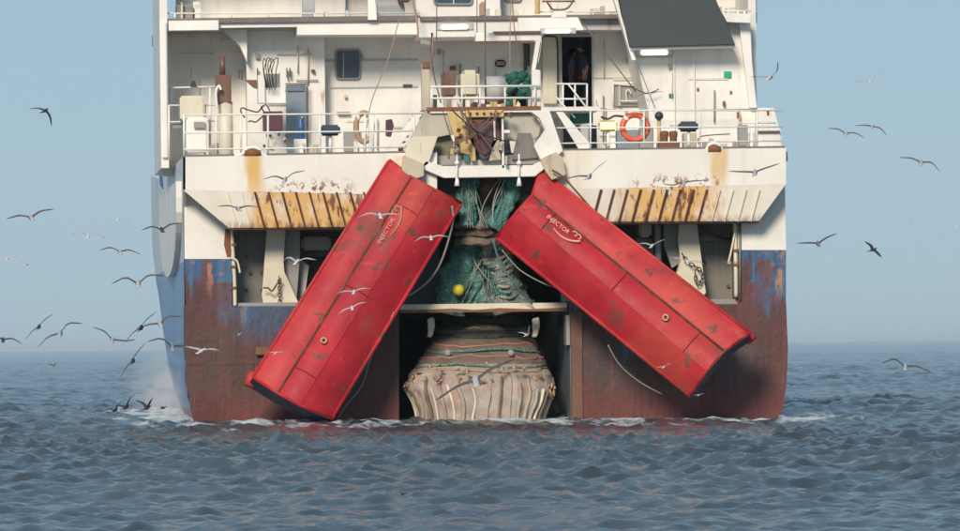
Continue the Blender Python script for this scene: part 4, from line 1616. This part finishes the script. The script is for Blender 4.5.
def cod_ring(yy):
    keys = [(306, 449, 524, 2.5, .9), (320, 442, 530, 2.0, 1.0), (335, 435, 533, 1.5, 1.15), (350, 426, 539, .95, 1.3), (364, 416, 546, .45, 1.42),
            (376, 408, 552, .15, 1.5), (388, 405, 555, 0, 1.55), (400, 412, 552, -.1, 1.5), (412, 416, 546, -.15, 1.45), (440, 418, 542, -.3, 1.3)]
    for a, b in zip(keys[:-1], keys[1:]):
        if a[0] <= yy <= b[0]:
            t = (yy - a[0]) / (b[0] - a[0])
            t = t * t * (3 - 2 * t)
            return [a[i] + (b[i] - a[i]) * t for i in range(5)]
    return keys[-1]


def cod_pt(yy, th, push=0):
    _, xl, xr, yc, dp = cod_ring(yy)
    xc, hw = (xl + xr) / 2, (xr - xl) / 2
    c = math.cos(th); s = math.sin(th)
    lump = 1 + .018 * math.sin(7 * th + yy * .3)
    if yy > 366:
        fold = min(1, (yy - 366) / 15) * .07 * (abs(math.sin(th * 9.5 + .4)) - .5)
    else:
        fold = .02 * math.sin(yy * .42)
    f = (1 + fold + push) * lump
    px = xc + hw * (abs(c) ** .8) * (1 if c > 0 else -1) * (1 if yy > 366 else lump)
    depth = yc + .6 - dp * (max(0, s) ** .8) * f if s > 0 else yc + .6 + .3 * -s
    # keep behind the stern plane above, proud of it low down
    p = W(px, yy, depth)
    return p


for (y0, y1, m_, nm) in ((306, 332, 'net_olive', 'net_panel'), (332, 364, 'net_brown', 'net_panel'), (364, 440, 'net_pale', 'net_panel')):
    bm = BM()
    rings = []
    N = int((y1 - y0) / 1.6)
    for i in range(N + 1):
        yy = y0 + (y1 - y0) * i / N
        rings.append([cod_pt(yy, 2 * math.pi * s / 72) for s in range(72)])
    loft(bm, rings, cap=False)
    cadd(obj(nm, bm, m_, smooth=True))
# lashings across the upper part
for k, (yy, m_, r_) in enumerate(((314, 'net_dark', .9), (321, 'net_olive', 1.2), (328, 'net_brown', 1.0), (335, 'net_dark', 1.3), (345, 'float_p', 1.0), (351, 'net_teal', 1.3), (357, 'float_p', .9), (366, 'net_teal', 1.1), (370, 'float_y', .8))):
    bm = BM()
    rr = random.Random(400 + k)
    pts = [cod_pt(yy + rr.uniform(-1.2, 1.2) + 1.5 * math.sin(i * .5 + k), math.pi * (1 - i / 20)) + Vector((0, -.05, 0)) for i in range(21)]
    tube(bm, pts, r_ * MPP, 6)
    cadd(obj('lashing_rope', bm, m_, smooth=True))
for xx in (431 + 17, 511):
    bm = BM()
    bmesh.ops.create_uvsphere(bm, u_segments=12, v_segments=8, radius=.09, matrix=Matrix.Translation(W(xx, 353, .0)))
    cadd(obj('lashing_knot', bm, 'rope', smooth=True))
# vertical strands and folds low down
for k in range(22):
    rr = random.Random(500 + k)
    th = math.pi * (1 - (k + .5) / 22)
    ys_ = rr.uniform(376, 392)
    pts = [cod_pt(ys_ + (440 - ys_) * t, th + .02 * math.sin(5 * t + k)) + Vector((0, -.06, 0)) for t in (0, .25, .5, .75, 1)]
    bm = BM(); tube(bm, curve(pts, 4), (.6 + 1.3 * rr.random()) * MPP, 6)
    cadd(obj('net_fold', bm, rr.choice(['net_pale', 'net_pale', 'net_brown', 'cream']), smooth=True))
# tufts of orange and pink chafing twine on both shoulders
for side, (xa, xb, ya, yb, cnt) in enumerate(((404, 428, 372, 400, 80), (533, 557, 374, 404, 80), (425, 530, 362, 384, 26))):
    rr = random.Random(600 + side)
    for k in range(cnt):
        x, y_ = rr.uniform(xa, xb), rr.uniform(ya, yb)
        if side == 0 and (x - 404) < abs(y_ - 386) * .8: continue
        if side == 1 and (557 - x) < abs(y_ - 390) * .8: continue
        yd = -.15 - rr.random() * .35 + (.5 * abs(x - (428 if side == 0 else 533)) / 24 if side < 2 else -.55)
        p = W(x, y_, yd)
        bm = BM()
        dvec = Vector((rr.uniform(-1, 1), rr.uniform(-1, -.1), rr.uniform(-1.2, .3))).normalized() * rr.uniform(.08, .16)
        tube(bm, [p, p + dvec * .5 + Vector((0, 0, .02)), p + dvec], .045, 5, .02)
        cadd(obj('chafing_tuft', bm, rr.choice(['float_o', 'float_p', 'float_y', 'float_y', 'net_pale'] if side != 1 else ['float_o', 'float_o', 'float_y', 'float_p']), smooth=True))

sP('baffle_plate', 'olive', [(426, 176), (462, 177), (460, 212), (440, 200)], .9, 1.0)
sP('baffle_plate', 'bay_wall', [(520, 177), (545, 176), (530, 205), (518, 215)], 1.1, 1.2)
# green netting piled on the platform
bm = BM()
rr = random.Random(77)
pc = W(520, 88, 3.0)
for k in range(16):
    c = W(rr.uniform(510, 531), rr.uniform(76, 104), 3 + rr.uniform(-.3, .3))
    mt = Matrix.Translation(c) @ Matrix.Rotation(rr.uniform(0, 3), 4, 'Y') @ Matrix.Diagonal((rr.uniform(.8, 1.6), 1, rr.uniform(.5, .9), 1))
    bmesh.ops.create_icosphere(bm, subdivisions=2, radius=.17, matrix=mt)
for v_ in bm.verts:
    v_.co += Vector((rr.uniform(-1, 1), rr.uniform(-1, 1), rr.uniform(-1, 1))) * .022
M['net_green'] = mk_net('net_green', (.015, .11, .085), (.03, .20, .15), (.12, .26, .22), 2.5)
tag(obj('net_pile', bm, 'net_green'), 'heap of dark green netting behind the rails of the centre platform', 'fishing net')


# ================================================================== LOOSE GEAR
def torus_ring(px, py, y, rpx, rmin, mat, squash=1.0):
    bm = BM()
    c = W(px, py, y)
    pts = []
    for k in range(33):
        a = 2 * math.pi * k / 32
        pts.append(c + Vector((math.cos(a) * rpx * MPP * squash, math.sin(a) * .02, math.sin(a) * rpx * MPP)))
    rings = []
    for k in range(32):
        a = 2 * math.pi * k / 32
        rad = Vector((math.cos(a) * squash, 0, math.sin(a))).normalized()
        rings.append([pts[k] + (rad * math.cos(t) + Vector((0, 1, 0)) * math.sin(t)) * rmin * MPP for t in [i * math.pi / 5 for i in range(10)]])
    rs = [[bm.verts.new(p) for p in r] for r in rings]
    for k in range(32):
        for i in range(10):
            bm.faces.new((rs[k][i], rs[k][(i + 1) % 10], rs[(k + 1) % 32][(i + 1) % 10], rs[(k + 1) % 32][i]))
    return bm, c


def lifebuoy(label, px, py, y, rpx, mat, squash=1.0):
    bm, c = torus_ring(px, py, y, rpx, 3.0, mat, squash)
    for v in bm.verts:
        v.co -= c
    root = thing('lifebuoy', label, 'lifebuoy', c)
    obj('ring', bm, mat, root, True)
    for k in range(4):
        a = math.pi / 4 + k * math.pi / 2
        bm = BM()
        p = Vector((math.cos(a) * rpx * MPP * squash, 0, math.sin(a) * rpx * MPP))
        rad = Vector((math.cos(a) * squash, 0, math.sin(a))).normalized()
        tan = Vector((-math.sin(a) * squash, 0, math.cos(a))).normalized()
        rg = []
        for s in (-1, 0, 1):
            rg.append([p + tan * s * .035 + (rad * math.cos(t) + Vector((0, 1, 0)) * math.sin(t)) * 3.25 * MPP for t in [i * math.pi / 5 for i in range(10)]])
        loft(bm, rg)
        obj('reflective_band', bm, 'white_clean', root, True)
    return root


lifebuoy('round orange lifebuoy hung on the rail right of the lit yellow floodlight', 635, 127.5, -.3, 12.5, 'orange')
lifebuoy('tan faded lifebuoy seen nearly edge on behind the left rail', 364, 127.5, 1.2, 14.5, 'tan_ring', .55)
# blue drum on the port deck
root = thing('blue_drum', 'small blue drum standing against the grey side door on the port deck', 'drum', W(301, 139, 4.8))
bm = BM(); hh = (W(301, 118, 4.8) - W(301, 139, 4.8)).z
loft(bm, [[Vector((r_ * math.cos(a * math.pi / 8), r_ * math.sin(a * math.pi / 8), z_ * hh)) for a in range(16)] for z_, r_ in ((0, .08), (.05, .095), (.33, .09), (.36, .1), (.66, .1), (.69, .09), (.95, .095), (1, .08))])
obj('barrel', bm, 'blue', root, True)
bm = BM(); cyl(bm, (.03, 0, hh), .02, .03, 8)
obj('cap', bm, 'white_clean', root, True)
root['label'] = 'small blue drum standing against the grey side door on the port deck'
bm = BM(); p = W(300, 146, 4.8); bx(bm, (p.x - .15, 4.6, ZD - .06), (p.x + .15, 5.0, W(300, 139.3, 4.8).z))
par(obj('drum_stand', bm, 'white_clean'))


# ================================================================== PEOPLE
def fig(label, base, joints, limbs, shirt, facing, arm_bare=True):
    root = thing('person', label, 'person', base)
    me = bpy.data.meshes.new('body')
    names = list(joints)
    me.from_pydata([joints[k][0] for k in names], [(names.index(a), names.index(b)) for a, b in limbs], [])
    ob = link(bpy.data.objects.new('body', me), root)
    sk = ob.modifiers.new('skin', 'SKIN')
    sk.use_smooth_shade = True
    for i, k in enumerate(names):
        r = joints[k][1]
        me.skin_vertices[0].data[i].radius = (r, r * joints[k][2] if len(joints[k]) > 2 else r)
        me.skin_vertices[0].data[i].use_root = (k == 'pelvis')
    sb = ob.modifiers.new('sub', 'SUBSURF')
    sb.levels = sb.render_levels = 2
    bpy.context.view_layer.update()
    dg = bpy.context.evaluated_depsgraph_get()
    m2 = bpy.data.meshes.new_from_object(ob.evaluated_get(dg))
    ob.modifiers.clear()
    ob.data = m2
    m2.name = 'body'
    m2.materials.clear()
    for m in ('skin', shirt, 'trouser'):
        m2.materials.append(M[m])
    hands = [joints[k][0] for k in names if k.startswith('hand') or k.startswith('fore')]
    for p in m2.polygons:
        c = p.center
        idx = 1
        if c.z < joints['pelvis'][0][2] + .03:
            idx = 2
            for h in hands:
                if (c - Vector(h)).length < .15:
                    idx = 0
        elif c.z > joints['neck'][0][2] - .01:
            idx = 0
        else:
            for h in hands:
                if (c - Vector(h)).length < .17:
                    idx = 0
        p.material_index = idx
        p.use_smooth = True
    # hair cap
    hp = Vector(joints['head'][0])
    bm = BM()
    bmesh.ops.create_uvsphere(bm, u_segments=16, v_segments=10, radius=.108, matrix=Matrix.Translation(hp + Vector((.022 * -facing, .0, .028))) @ Matrix.Diagonal((1.05, .95, 1.0, 1)))
    geom = [v for v in bm.verts if (v.co - hp).z < -.01 and (v.co - hp).x * facing > -.02]
    bmesh.ops.delete(bm, geom=geom, context='VERTS')
    obj('hair', bm, 'hair', root, True)
    # hands: five fingers each
    for hk, fk in (('handL', 'foreL'), ('handR', 'foreR')):
        h = Vector(joints[hk][0]); f = Vector(joints[fk][0])
        d = (h - f).normalized()
        s = d.cross(Vector((0, 1, 0)))
        s = s.normalized() if s.length > .01 else Vector((1, 0, 0))
        bm = BM()
        for q in range(4):
            o = h + s * (-.03 + .02 * q) + d * .02
            L = (.07, .08, .075, .06)[q]
            tube(bm, [o, o + d * L * .55, o + d * L + Vector((0, .02, 0))], .0095, 6, .007)
        o = h + s * .03
        tube(bm, [o - d * .02, o + s * .025 + d * .02, o + s * .03 + d * .05], .011, 6, .008)
        obj('fingers', bm, 'skin', root, True)
    return root


base = W(585, 109.5, 7.7)
base.z = W(585, 109, 7.25).z
J = {
    'pelvis': ((0, 0, .93), .135, .8), 'waist': ((-.01, 0, 1.08), .125, .85), 'chest': ((-.03, 0, 1.28), .155, .8), 'upper': ((-.04, 0, 1.42), .13, .75),
    'neck': ((-.06, 0, 1.52), .055), 'head': ((-.10, 0, 1.62), .085, 1.0), 'top': ((-.11, 0, 1.70), .07),
    'nose': ((-.19, 0, 1.60), .018),
    'shL': ((-.05, -.19, 1.42), .062), 'elL': ((.06, -.25, 1.15), .048), 'foreL': ((.02, -.27, .98), .036), 'handL': ((-.03, -.27, .86), .038, .5),
    'shR': ((-.05, .19, 1.42), .062), 'elR': ((.04, .25, 1.15), .048), 'foreR': ((-.04, .27, 1.0), .036), 'handR': ((-.08, .27, .9), .038, .5),
    'hipL': ((0, -.1, .86), .095), 'knL': ((-.01, -.1, .48), .065), 'anL': ((.02, -.1, .09), .045), 'toeL': ((-.12, -.1, .045), .04),
    'hipR': ((0, .1, .86), .095), 'knR': ((-.03, .1, .48), .065), 'anR': ((0, .1, .09), .045), 'toeR': ((-.14, .1, .045), .04),
}
E = [('pelvis', 'waist'), ('waist', 'chest'), ('chest', 'upper'), ('upper', 'neck'), ('neck', 'head'), ('head', 'top'), ('head', 'nose'),
     ('upper', 'shL'), ('shL', 'elL'), ('elL', 'foreL'), ('foreL', 'handL'), ('upper', 'shR'), ('shR', 'elR'), ('elR', 'foreR'), ('foreR', 'handR'),
     ('pelvis', 'hipL'), ('hipL', 'knL'), ('knL', 'anL'), ('anL', 'toeL'), ('pelvis', 'hipR'), ('hipR', 'knR'), ('knR', 'anR'), ('anR', 'toeR')]
fig('person in a navy T-shirt standing in the open doorway, head bent, bare arm hanging', base, J, E, 'shirt', -1)
b2 = W(570.5, 109.5, 8.6)
b2.z = base.z
J2 = {k: ((v[0][0] * -1, v[0][1], v[0][2] * .94), *v[1:]) for k, v in J.items()}
fig('person in a grey-blue top, in the dark of the doorway behind the navy shirted one', b2, J2, E, 'shirt2', 1)


# ================================================================== BIRDS
def fmat(name, c):
    M[name] = paint(name, c, .1, 0, .8)


fmat('feather_white', (.60, .60, .58)); fmat('feather_grey', (.30, .31, .33)); fmat('feather_dark', (.035, .036, .042)); fmat('feather_brown', (.09, .08, .075))
fmat('feather_black', (.02, .02, .025)); fmat('bill', (.45, .28, .08)); fmat('feather_pale', (.40, .40, .41))
KINDS = {'gull': ('feather_white', 'feather_grey', 'feather_black', 'bill'), 'dark': ('feather_dark', 'feather_dark', 'feather_black', 'feather_dark'),
         'brown': ('feather_pale', 'feather_brown', 'feather_dark', 'bill'), 'pale': ('feather_white', 'feather_pale', 'feather_grey', 'bill')}
bird_cache = {}


def bird_mesh(kind, wl, wr, sweep):
    """wl, wr: (inner, outer) wing angles in degrees; heading +X, wings along Y, span 1.4"""
    key = (kind, wl, wr, sweep)
    if key in bird_cache:
        return bird_cache[key]
    bm = BM()
    prof = [(-.30, .004, .05, .02), (-.20, .022, .05, .01), (-.10, .050, .055, 0), (0, .070, .070, 0), (.09, .066, .064, .005), (.15, .040, .042, .018),
            (.19, .036, .038, .026), (.225, .028, .030, .028), (.245, .010, .012, .022), (.29, .003, .004, .014)]
    rings = []
    for x, rz, ry, z in prof:
        rings.append([Vector((x, ry * math.cos(t), z + rz * math.sin(t))) for t in [i * math.pi / 5 for i in range(10)]])
    loft(bm, rings, mi=0)
    nfb = len(bm.faces)
    bm.faces.ensure_lookup_table()
    for f in bm.faces:
        if f.calc_center_median().x > .245:
            f.material_index = 3
    # tail fan
    for s, (a1, a2) in ((1, wl), (-1, wr)):
        secs = []
        y, z, x = .03, .03, .03
        y0, z0 = y, z
        lens = [.0, .12, .13, .14, .13, .12, .06]
        chord = [.20, .185, .17, .155, .12, .07, .012]
        cum = 0
        for i, (l, c) in enumerate(zip(lens, chord)):
            ang = R(a1) if i <= 2 else R(a1) + (R(a2) - R(a1)) * min(1, (i - 2) / 2)
            y0 += l * math.cos(ang); z0 += l * math.sin(ang)
            cum += l
            le = x + .07 + (.05 * math.sin(min(1, cum / .28) * math.pi / 2) if cum < .28 else .05 - sweep * (cum - .28) ** 1.2)
            te = le - c
            th = .012 * c / .2 + .002
            secs.append([Vector((le, s * y0, z0)), Vector((le - c * .3, s * y0, z0 + th)), Vector((te, s * y0, z0 - .004)), Vector((le - c * .3, s * y0, z0 - th * .4))])
        n0 = len(bm.faces)
        loft(bm, secs)
        bm.faces.ensure_lookup_table()
        for f in bm.faces[n0:]:
            cy = abs(f.calc_center_median().y)
            v_ = [x_.co for x_ in f.verts]
            f.material_index = 2 if (f.calc_center_median() - Vector((0, 0, 0))).length > .56 else 1
    # tail
    t0 = [bm.verts.new(p) for p in ((-.20, -.035, .02), (-.20, .035, .02), (-.36, .07, .02), (-.38, 0, .018), (-.36, -.07, .02))]
    t1 = [bm.verts.new(v_.co - Vector((0, 0, .012))) for v_ in t0]
    fs = [bm.faces.new(t0), bm.faces.new(t1[::-1])]
    for i in range(5):
        fs.append(bm.faces.new((t0[i], t0[(i + 1) % 5], t1[(i + 1) % 5], t1[i])))
    bmesh.ops.recalc_face_normals(bm, faces=bm.faces[:])
    me = bpy.data.meshes.new('bird')
    bm.to_mesh(me); bm.free()
    for m in KINDS[kind]:
        me.materials.append(M[m])
    for p in me.polygons:
        p.use_smooth = True
    bird_cache[key] = me
    return me


def bird(px, py, depth, span_px, kind, wl, wr, head, bank, label, pitch=0, sweep=.35, nm=None):
    """head: heading in degrees (0 = to the right, 90 = away from camera); bank: roll about the heading"""
    me = bird_mesh(kind, wl, wr, sweep)
    name = nm or ('seagull' if kind in ('gull', 'pale') else 'seabird')
    o = bpy.data.objects.new(name, me)
    COL.objects.link(o)
    k = (D + depth) / D * MPP
    vis = max(.35, abs(math.sin(R(head))))
    o.scale = [span_px * k / (1.42 if kind == 'pale' else 1.22)] * 3
    o.location = W(px, py, depth)
    o.rotation_euler = (Matrix.Rotation(R(head), 4, 'Z') @ Matrix.Rotation(R(-(pitch + 16)), 4, 'Y') @ Matrix.Rotation(R(-bank), 4, 'X')).to_euler()
    return tag(o, label, 'bird', 'seabirds flying round the trawler')


BIRDS = [
    (45, 111, 20, 30, 'dark', (10, -5), (-60, -80), 60, -5, 'dark bird alone high in the sky left of the ship, one wing hanging down'),
    (31, 218, 10, 42, 'brown', (12, -10), (28, 5), 100, 4, 'brown bird at the left, wings in a shallow M, above two tiny white gulls'),
    (118, 219, 15, 26, 'pale', (15, -15), (0, -22), 80, 0, 'small white bellied gull gliding above the group left of the hull'),
    (88, 236, 10, 36, 'pale', (22, -20), (16, -26), 85, -4, 'white bellied gull with drooped grey wing tips, left of the ship'),
    (120, 252, 5, 36, 'brown', (20, -18), (10, -20), 95, -4, 'brown winged bird with level bent wings close left of the white gull group'),
    (162, 230, -3, 36, 'dark', (26, -12), (22, 0), 95, 8, 'dark bird crossing in front of the white side fairing'),
    (138, 284, -2, 48, 'brown', (32, -22), (34, -8), 88, 4, 'brown bird with high arched wings just left of the pale blue hull side'),
    (8, 258, 40, 22, 'pale', (25, -10), (20, -10), 70, 0, 'tiny white gull at the left edge of the picture, upper of a pair'),
    (27, 264, 40, 20, 'pale', (8, -10), (8, -10), 45, 0, 'tiny white gull near the left edge, lower and right of its pair'),
    (39, 327, -8, 33, 'dark', (4, -8), (4, -8), 82, 42, 'black bird banked steeply with straight wings, low at the far left above the horizon'),
    (3, 340, -5, 34, 'dark', (20, -15), (8, -26), 90, -5, 'dark bird cut off by the left edge just above the horizon'),
    (60, 334, 0, 46, 'brown', (-2, -28), (34, -20), 84, 18, 'brown bird with one wing arched up and one drooped, above the horizon on the left'),
    (112, 340, 20, 40, 'brown', (26, 0), (10, 30), 90, -22, 'grey brown bird low over the horizon, right wing short, left of the dark pair'),
    (141, 328, -10, 40, 'dark', (6, -6), (6, -6), 78, 43, 'large black bird banked with wings in a diagonal line beside the hull above the horizon'),
    (160, 324, -4, 40, 'brown', (10, 0), (20, -20), 96, 18, 'brown bird right behind the large banked black one, beside the hull'),
    (133, 361, -12, 38, 'dark', (4, -6), (4, -6), 85, 54, 'black bird turned almost on its wing tip over the water left of the hull'),
    (172, 347, -3, 46, 'brown', (28, -25), (10, -30), 92, -12, 'grey bird with arched wing against the foot of the pale hull side'),
    (53, 366, 10, 16, 'brown', (20, 0), (35, 10), 40, 0, 'small brownish bird skimming the waves below the horizon on the left'),
    (115, 410, -8, 30, 'dark', (30, 5), (26, 0), 60, 25, 'dark bird taking off from the white water, leftmost of the row by the hull'),
    (126, 407, -7, 34, 'dark', (38, 10), (30, 5), 62, 30, 'dark bird low over white water, second of the row left of the hull'),
    (147, 408, -6, 28, 'dark', (50, 30), (40, 20), 40, 10, 'dark bird with raised wings low over the white water, third of the row'),
    (163, 408, -6, 18, 'dark', (10, 0), (12, 0), 20, 0, 'small dark bird closest to the hull in the row over the white water'),
    (202, 351, -4, 40, 'pale', (6, 8), (14, -2), 55, -6, 'white gull against the dark red transom left of the left door'),
    (285, 180, -6, 38, 'brown', (25, -10), (30, 5), 80, 6, 'bird with dark wings in front of the rusty bars of the left bulwark'),
    (238, 209, -6, 36, 'brown', (10, -8), (18, 0), 100, -5, 'faint grey bird gliding past the left bulwark below the rust stain'),
    (297, 262, -2, 40, 'pale', (30, -40), (18, -10), 70, 0, 'pale gull flying in front of the left gallows bay beside the chain'),
    (380, 216, -7, 44, 'pale', (12, -20), (6, -4), 92, 0, 'white gull passing across the top of the left red door'),
    (431, 238, -7, 36, 'pale', (6, -26), (8, -14), 88, 4, 'white gull with arched wings at the inner edge of the left red door'),
    (354, 292, -7, 34, 'pale', (6, -8), (16, -4), 80, 4, 'white gull crossing the middle of the left red door'),
    (352, 308, -7, 32, 'pale', (-2, -20), (14, -6), 90, 16, 'faint white bird just under another on the middle of the left red door'),
    (276, 353, -7, 18, 'pale', (6, 0), (10, 0), 60, 0, 'small white gull over the lower slat of the left red door'),
    (589, 177, -6, 42, 'brown', (4, -4), (40, 30), 70, 5, 'dark winged bird with one wing raised, right of the top of the right red door'),
    (684, 183, -6, 36, 'brown', (-22, 10), (4, 5), 80, 0, 'brown bird in front of the rusty bars of the right bulwark'),
    (755, 173, -6, 44, 'brown', (8, 14), (10, 12), 80, 8, 'grey bird gliding past the right end of the right bulwark'),
    (770, 78, 2, 34, 'gull', (10, 8), (30, 70), 60, 6, 'white gull with one wing tip raised at the right edge of the upper superstructure'),
    (650, 94, 2, 22, 'brown', (-6, -14), (10, 6), 80, 0, 'small grey gull gliding in front of the white casing'),
    (476, 381, -9, 74, 'brown', (2, -8), (8, -2), 86, 25, 'large long-winged dark bird banking across the tan codend of the net'),
    (527, 335, -4, 22, 'pale', (20, 10), (60, 70), 50, 0, 'white gull with wings up at the right side of the ramp opening'),
    (664, 367, -7, 18, 'pale', (4, -4), (24, 10), 60, 6, 'small white gull over the lower part of the right red door'),
    (699, 375 + 20, -7, 12, 'pale', (4, -4), (14, 4), 60, 6, 'tiny white bird at the lowest corner of the right red door'),
    (652, 246, -3, 30, 'pale', (20, -5), (30, 20), 70, 0, 'pale gull in front of the right gallows bay, upper of two'),
    (687, 262, -3, 34, 'pale', (14, 0), (8, -8), 90, -8, 'white gull in front of the cream frame of the right gallows bay'),
    (730, 263, -4, 16, 'brown', (14, 0), (8, -8), 80, 0, 'small brown bird by the pipe of the right gallows bay'),
    (870, 81, 60, 30, 'pale', (0, -6), (40, 30), 80, 4, 'pale gull with one raised wing, highest bird in the sky right of the ship'),
    (846, 134, 30, 32, 'brown', (24, 0), (6, -24), 80, -6, 'brown backed gull right of the ship, left one of a close pair'),
    (872, 127, 40, 30, 'brown', (-4, -10), (-8, -40), 75, -10, 'grey bird with a drooping right wing, right one of a close pair'),
    (921, 163, 20, 38, 'brown', (16, -4), (4, -45), 80, -8, 'grey gull with down-curved wing, largest bird in the sky on the right'),
    (818, 244, 20, 36, 'brown', (4, 6), (30, 20), 88, 4, 'dark bodied bird with thin wings just right of the hull at bay height'),
    (873, 250, 20, 24, 'dark', (50, 30), (-45, -30), 25, 0, 'compact dark bird turning, right of the ship halfway to the horizon'),
    (910, 222, 70, 16, 'pale', (15, 0), (25, 0), 60, 0, 'tiny white gull right of the ship above the compact dark bird'),
    (956, 226, 70, 20, 'pale', (10, -5), (8, -12), 80, -6, 'tiny white gull cut by the right edge of the picture'),
    (905, 367, 15, 44, 'brown', (30, -30), (6, -14), 82, -10, 'brown bird with one long arched wing low over the sea at the right'),
    (403, 494, -72, 16, 'dark', (20, -10), (20, -10), 40, 0, 'small dark bird low over the near water at the bottom of the picture'),
    (792, 385, 6, 10, 'dark', (8, 0), (8, 0), 50, 0, 'tiny dark bird on the water right behind the ship'),
    (1+239, 268+66, -6, 16, 'brown', (8, 0), (14, 0), 60, 0, 'small grey bird against the transom between the hull edge and the left door'),
]
for b in BIRDS:
    bird(*b)

# spray hanging by the port quarter
n = bpy.data.materials.new('sea_spray')
n.use_nodes = True
t = n.node_tree
t.nodes.remove(t.nodes['Principled BSDF'])
pv = t.nodes.new('ShaderNodeVolumePrincipled')
pv.inputs['Color'].default_value = (.93, .95, 1, 1)
pv.inputs['Anisotropy'].default_value = -.3
tc = t.nodes.new('ShaderNodeTexCoord')
ln = t.nodes.new('ShaderNodeVectorMath'); ln.operation = 'LENGTH'
t.links.new(tc.outputs['Object'], ln.inputs[0])
mr = t.nodes.new('ShaderNodeMapRange')
mr.inputs['From Min'].default_value = .25; mr.inputs['From Max'].default_value = 1.0
mr.inputs['To Min'].default_value = .14; mr.inputs['To Max'].default_value = 0
t.links.new(ln.outputs['Value'], mr.inputs['Value'])
nz = t.nodes.new('ShaderNodeTexNoise'); nz.inputs['Scale'].default_value = 2.2; nz.inputs['Detail'].default_value = 3
t.links.new(tc.outputs['Object'], nz.inputs['Vector'])
mr2 = t.nodes.new('ShaderNodeMapRange')
mr2.inputs['From Min'].default_value = .35; mr2.inputs['From Max'].default_value = .65
t.links.new(nz.outputs['Fac'], mr2.inputs['Value'])
mu = t.nodes.new('ShaderNodeMath'); mu.operation = 'MULTIPLY'
t.links.new(mr.outputs[0], mu.inputs[0]); t.links.new(mr2.outputs[0], mu.inputs[1])
t.links.new(mu.outputs[0], pv.inputs['Density'])
t.links.new(pv.outputs[0], t.nodes['Material Output'].inputs['Volume'])
bm = BM()
bmesh.ops.create_icosphere(bm, subdivisions=3, radius=1)
sp = obj('sea_spray', bm, n, smooth=True)
pp = W(166, 385, 10)
sp.location = (pp.x + .2, 10, .7)
sp.scale = (1.3, 11, 1.3)
sp['kind'] = 'stuff'
sp['label'] = 'thin white spray drifting along the foot of the port side'

# ------------------------------------------------ haze
n = bpy.data.materials.new('haze_air')
n.use_nodes = True
t = n.node_tree
t.nodes.remove(t.nodes['Principled BSDF'])
pv = t.nodes.new('ShaderNodeVolumePrincipled')
pv.inputs['Color'].default_value = (.82, .93, 1, 1)
pv.inputs['Density'].default_value = .00006
t.links.new(pv.outputs[0], t.nodes['Material Output'].inputs['Volume'])
bm = BM()
bx(bm, (-31000, -31000, -2.3), (31000, 31000, 22))
hz = obj('haze', bm, n)
hz['kind'] = 'stuff'
